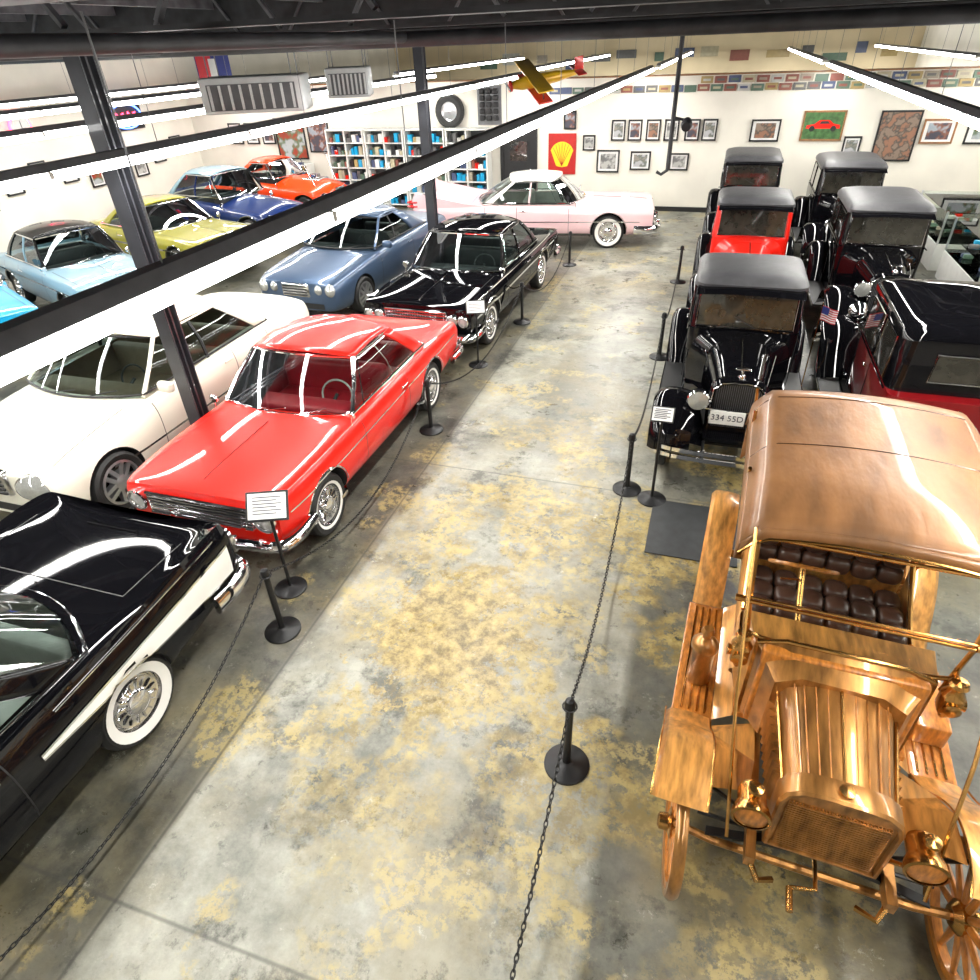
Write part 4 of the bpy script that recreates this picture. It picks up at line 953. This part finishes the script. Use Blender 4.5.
def showcase(x,y,w,d,rz=0):
    mb=MB(); mb.box((0,0,.25),(w,d,.5),M_cab); 
    for a in(-1,1):
        for b_ in(-1,1): mb.box((a*(w/2-.015),b_*(d/2-.015),.8),(.03,.03,.6),M_gunm)
    for z in(.52,.8,1.08): mb.box((0,0,z),(w,d,.012),M_glassT)
    for a in(-1,1): mb.box((0,a*(d/2-.005),.8),(w-.06,.006,.56),M_glassT)
    for i in range(14): mb.rbox((random.uniform(-w*.42,w*.42),random.uniform(-d*.3,d*.3),random.choice((.57,.85))),(.16,.08,.07),.02,random.choice(pc+[M_red,M_cyan]))
    mb.obj('glass_showcase',loc=(x,y,0),rot=(0,0,rz))
showcase(4.9,16.2,1.2,2.2); showcase(4.9,13.6,1.1,2.2)
shelves(6.95,2.4,y=15.5,h=2.4,nm='wooden_display_shelf',rz=R(-90),carc=M_woodshelf); shelves(6.95,2.4,y=12.5,h=2.4,nm='wooden_display_shelf',rz=R(-90),carc=M_woodshelf)
root=empty('neon_sign',(X0+.08,17.0,2.7)); mb=MB()
Mnb=mat('neon_blue',(.1,.2,1),.3,es=9,ecol=(.08,.2,1),var=.01);Mnr=mat('neon_red',(1,.05,.1),.3,es=9,ecol=(1,.05,.12),var=.01)
mb.box((-.02,0,0),(.03,1.3,.7),M_dark); 
def ov(a,b_,n=28): return [(.03,a*math.cos(2*math.pi*i/n),b_*math.sin(2*math.pi*i/n)) for i in range(n)]
mb.tube(ov(.58,.3),.02,Mnb,6,closed=True); mb.tube([(.03,-.4+.8*i/16,.10*math.sin(i*1.4)) for i in range(17)],.018,Mnr,6)
mb.obj('tubes',root)
root=empty('round_wall_clock_sign',(X0+.04,13.6,2.75)); mb=MB(); mb.lathe([(0,0),(.3,0),(.3,.05),(.27,.06)],Mnr,RY(R(90)),28); mb.lathe([(.27,.055),(0,.06)],M_paper,RY(R(90)),28); mb.box((.065,0,.08),(.006,.015,.16),M_ink); mb.box((.065,.06,0),(.006,.12,.015),M_ink); mb.obj('face',root)
mb=MB(); mb.box((0,0,0),(.9,.02,.5),Mfb); mb.box((-.22,-.012,0),(.4,.004,.44),Mfr); mb.rbox((0,-.02,0),(.18,.01,.34),.004,Mfw)
for sx in(-.4,.4): mb.cyl((sx,0,.25),(sx,0,.38),.005,M_steel,5)
mb.obj('hanging_banner',loc=(-11.2,14.6,3.82))
mb=MB(); mb.rbox((0,0,.006),(.85,.9,.012),.005,M_mat); mb.obj('floor_mat',loc=(.28,5.35,0))

# ---------------------------------------------------------------- world + camera
w=bpy.data.worlds.new('world'); S.world=w; w.use_nodes=True
w.node_tree.nodes['Background'].inputs[0].default_value=(.9,.95,1,1); w.node_tree.nodes['Background'].inputs[1].default_value=.2
cd=bpy.data.cameras.new('camera'); cam=bpy.data.objects.new('camera',cd); COL.objects.link(cam)
cd.sensor_width=36; cd.sensor_fit='HORIZONTAL'; cd.lens=36*640/980
cx_=Vector((.9525,.3023,-.0359));cz=Vector((.2672,-.7740,.5745)).normalized(); cyv=cz.cross(cx_).normalized(); cx_=cyv.cross(cz).normalized()
Mc=Matrix((cx_,cyv,cz)).transposed().to_4x4(); Mc.translation=(0,0,4.1)
cam.matrix_world=Mc; cd.clip_start=.05
S.camera=cam
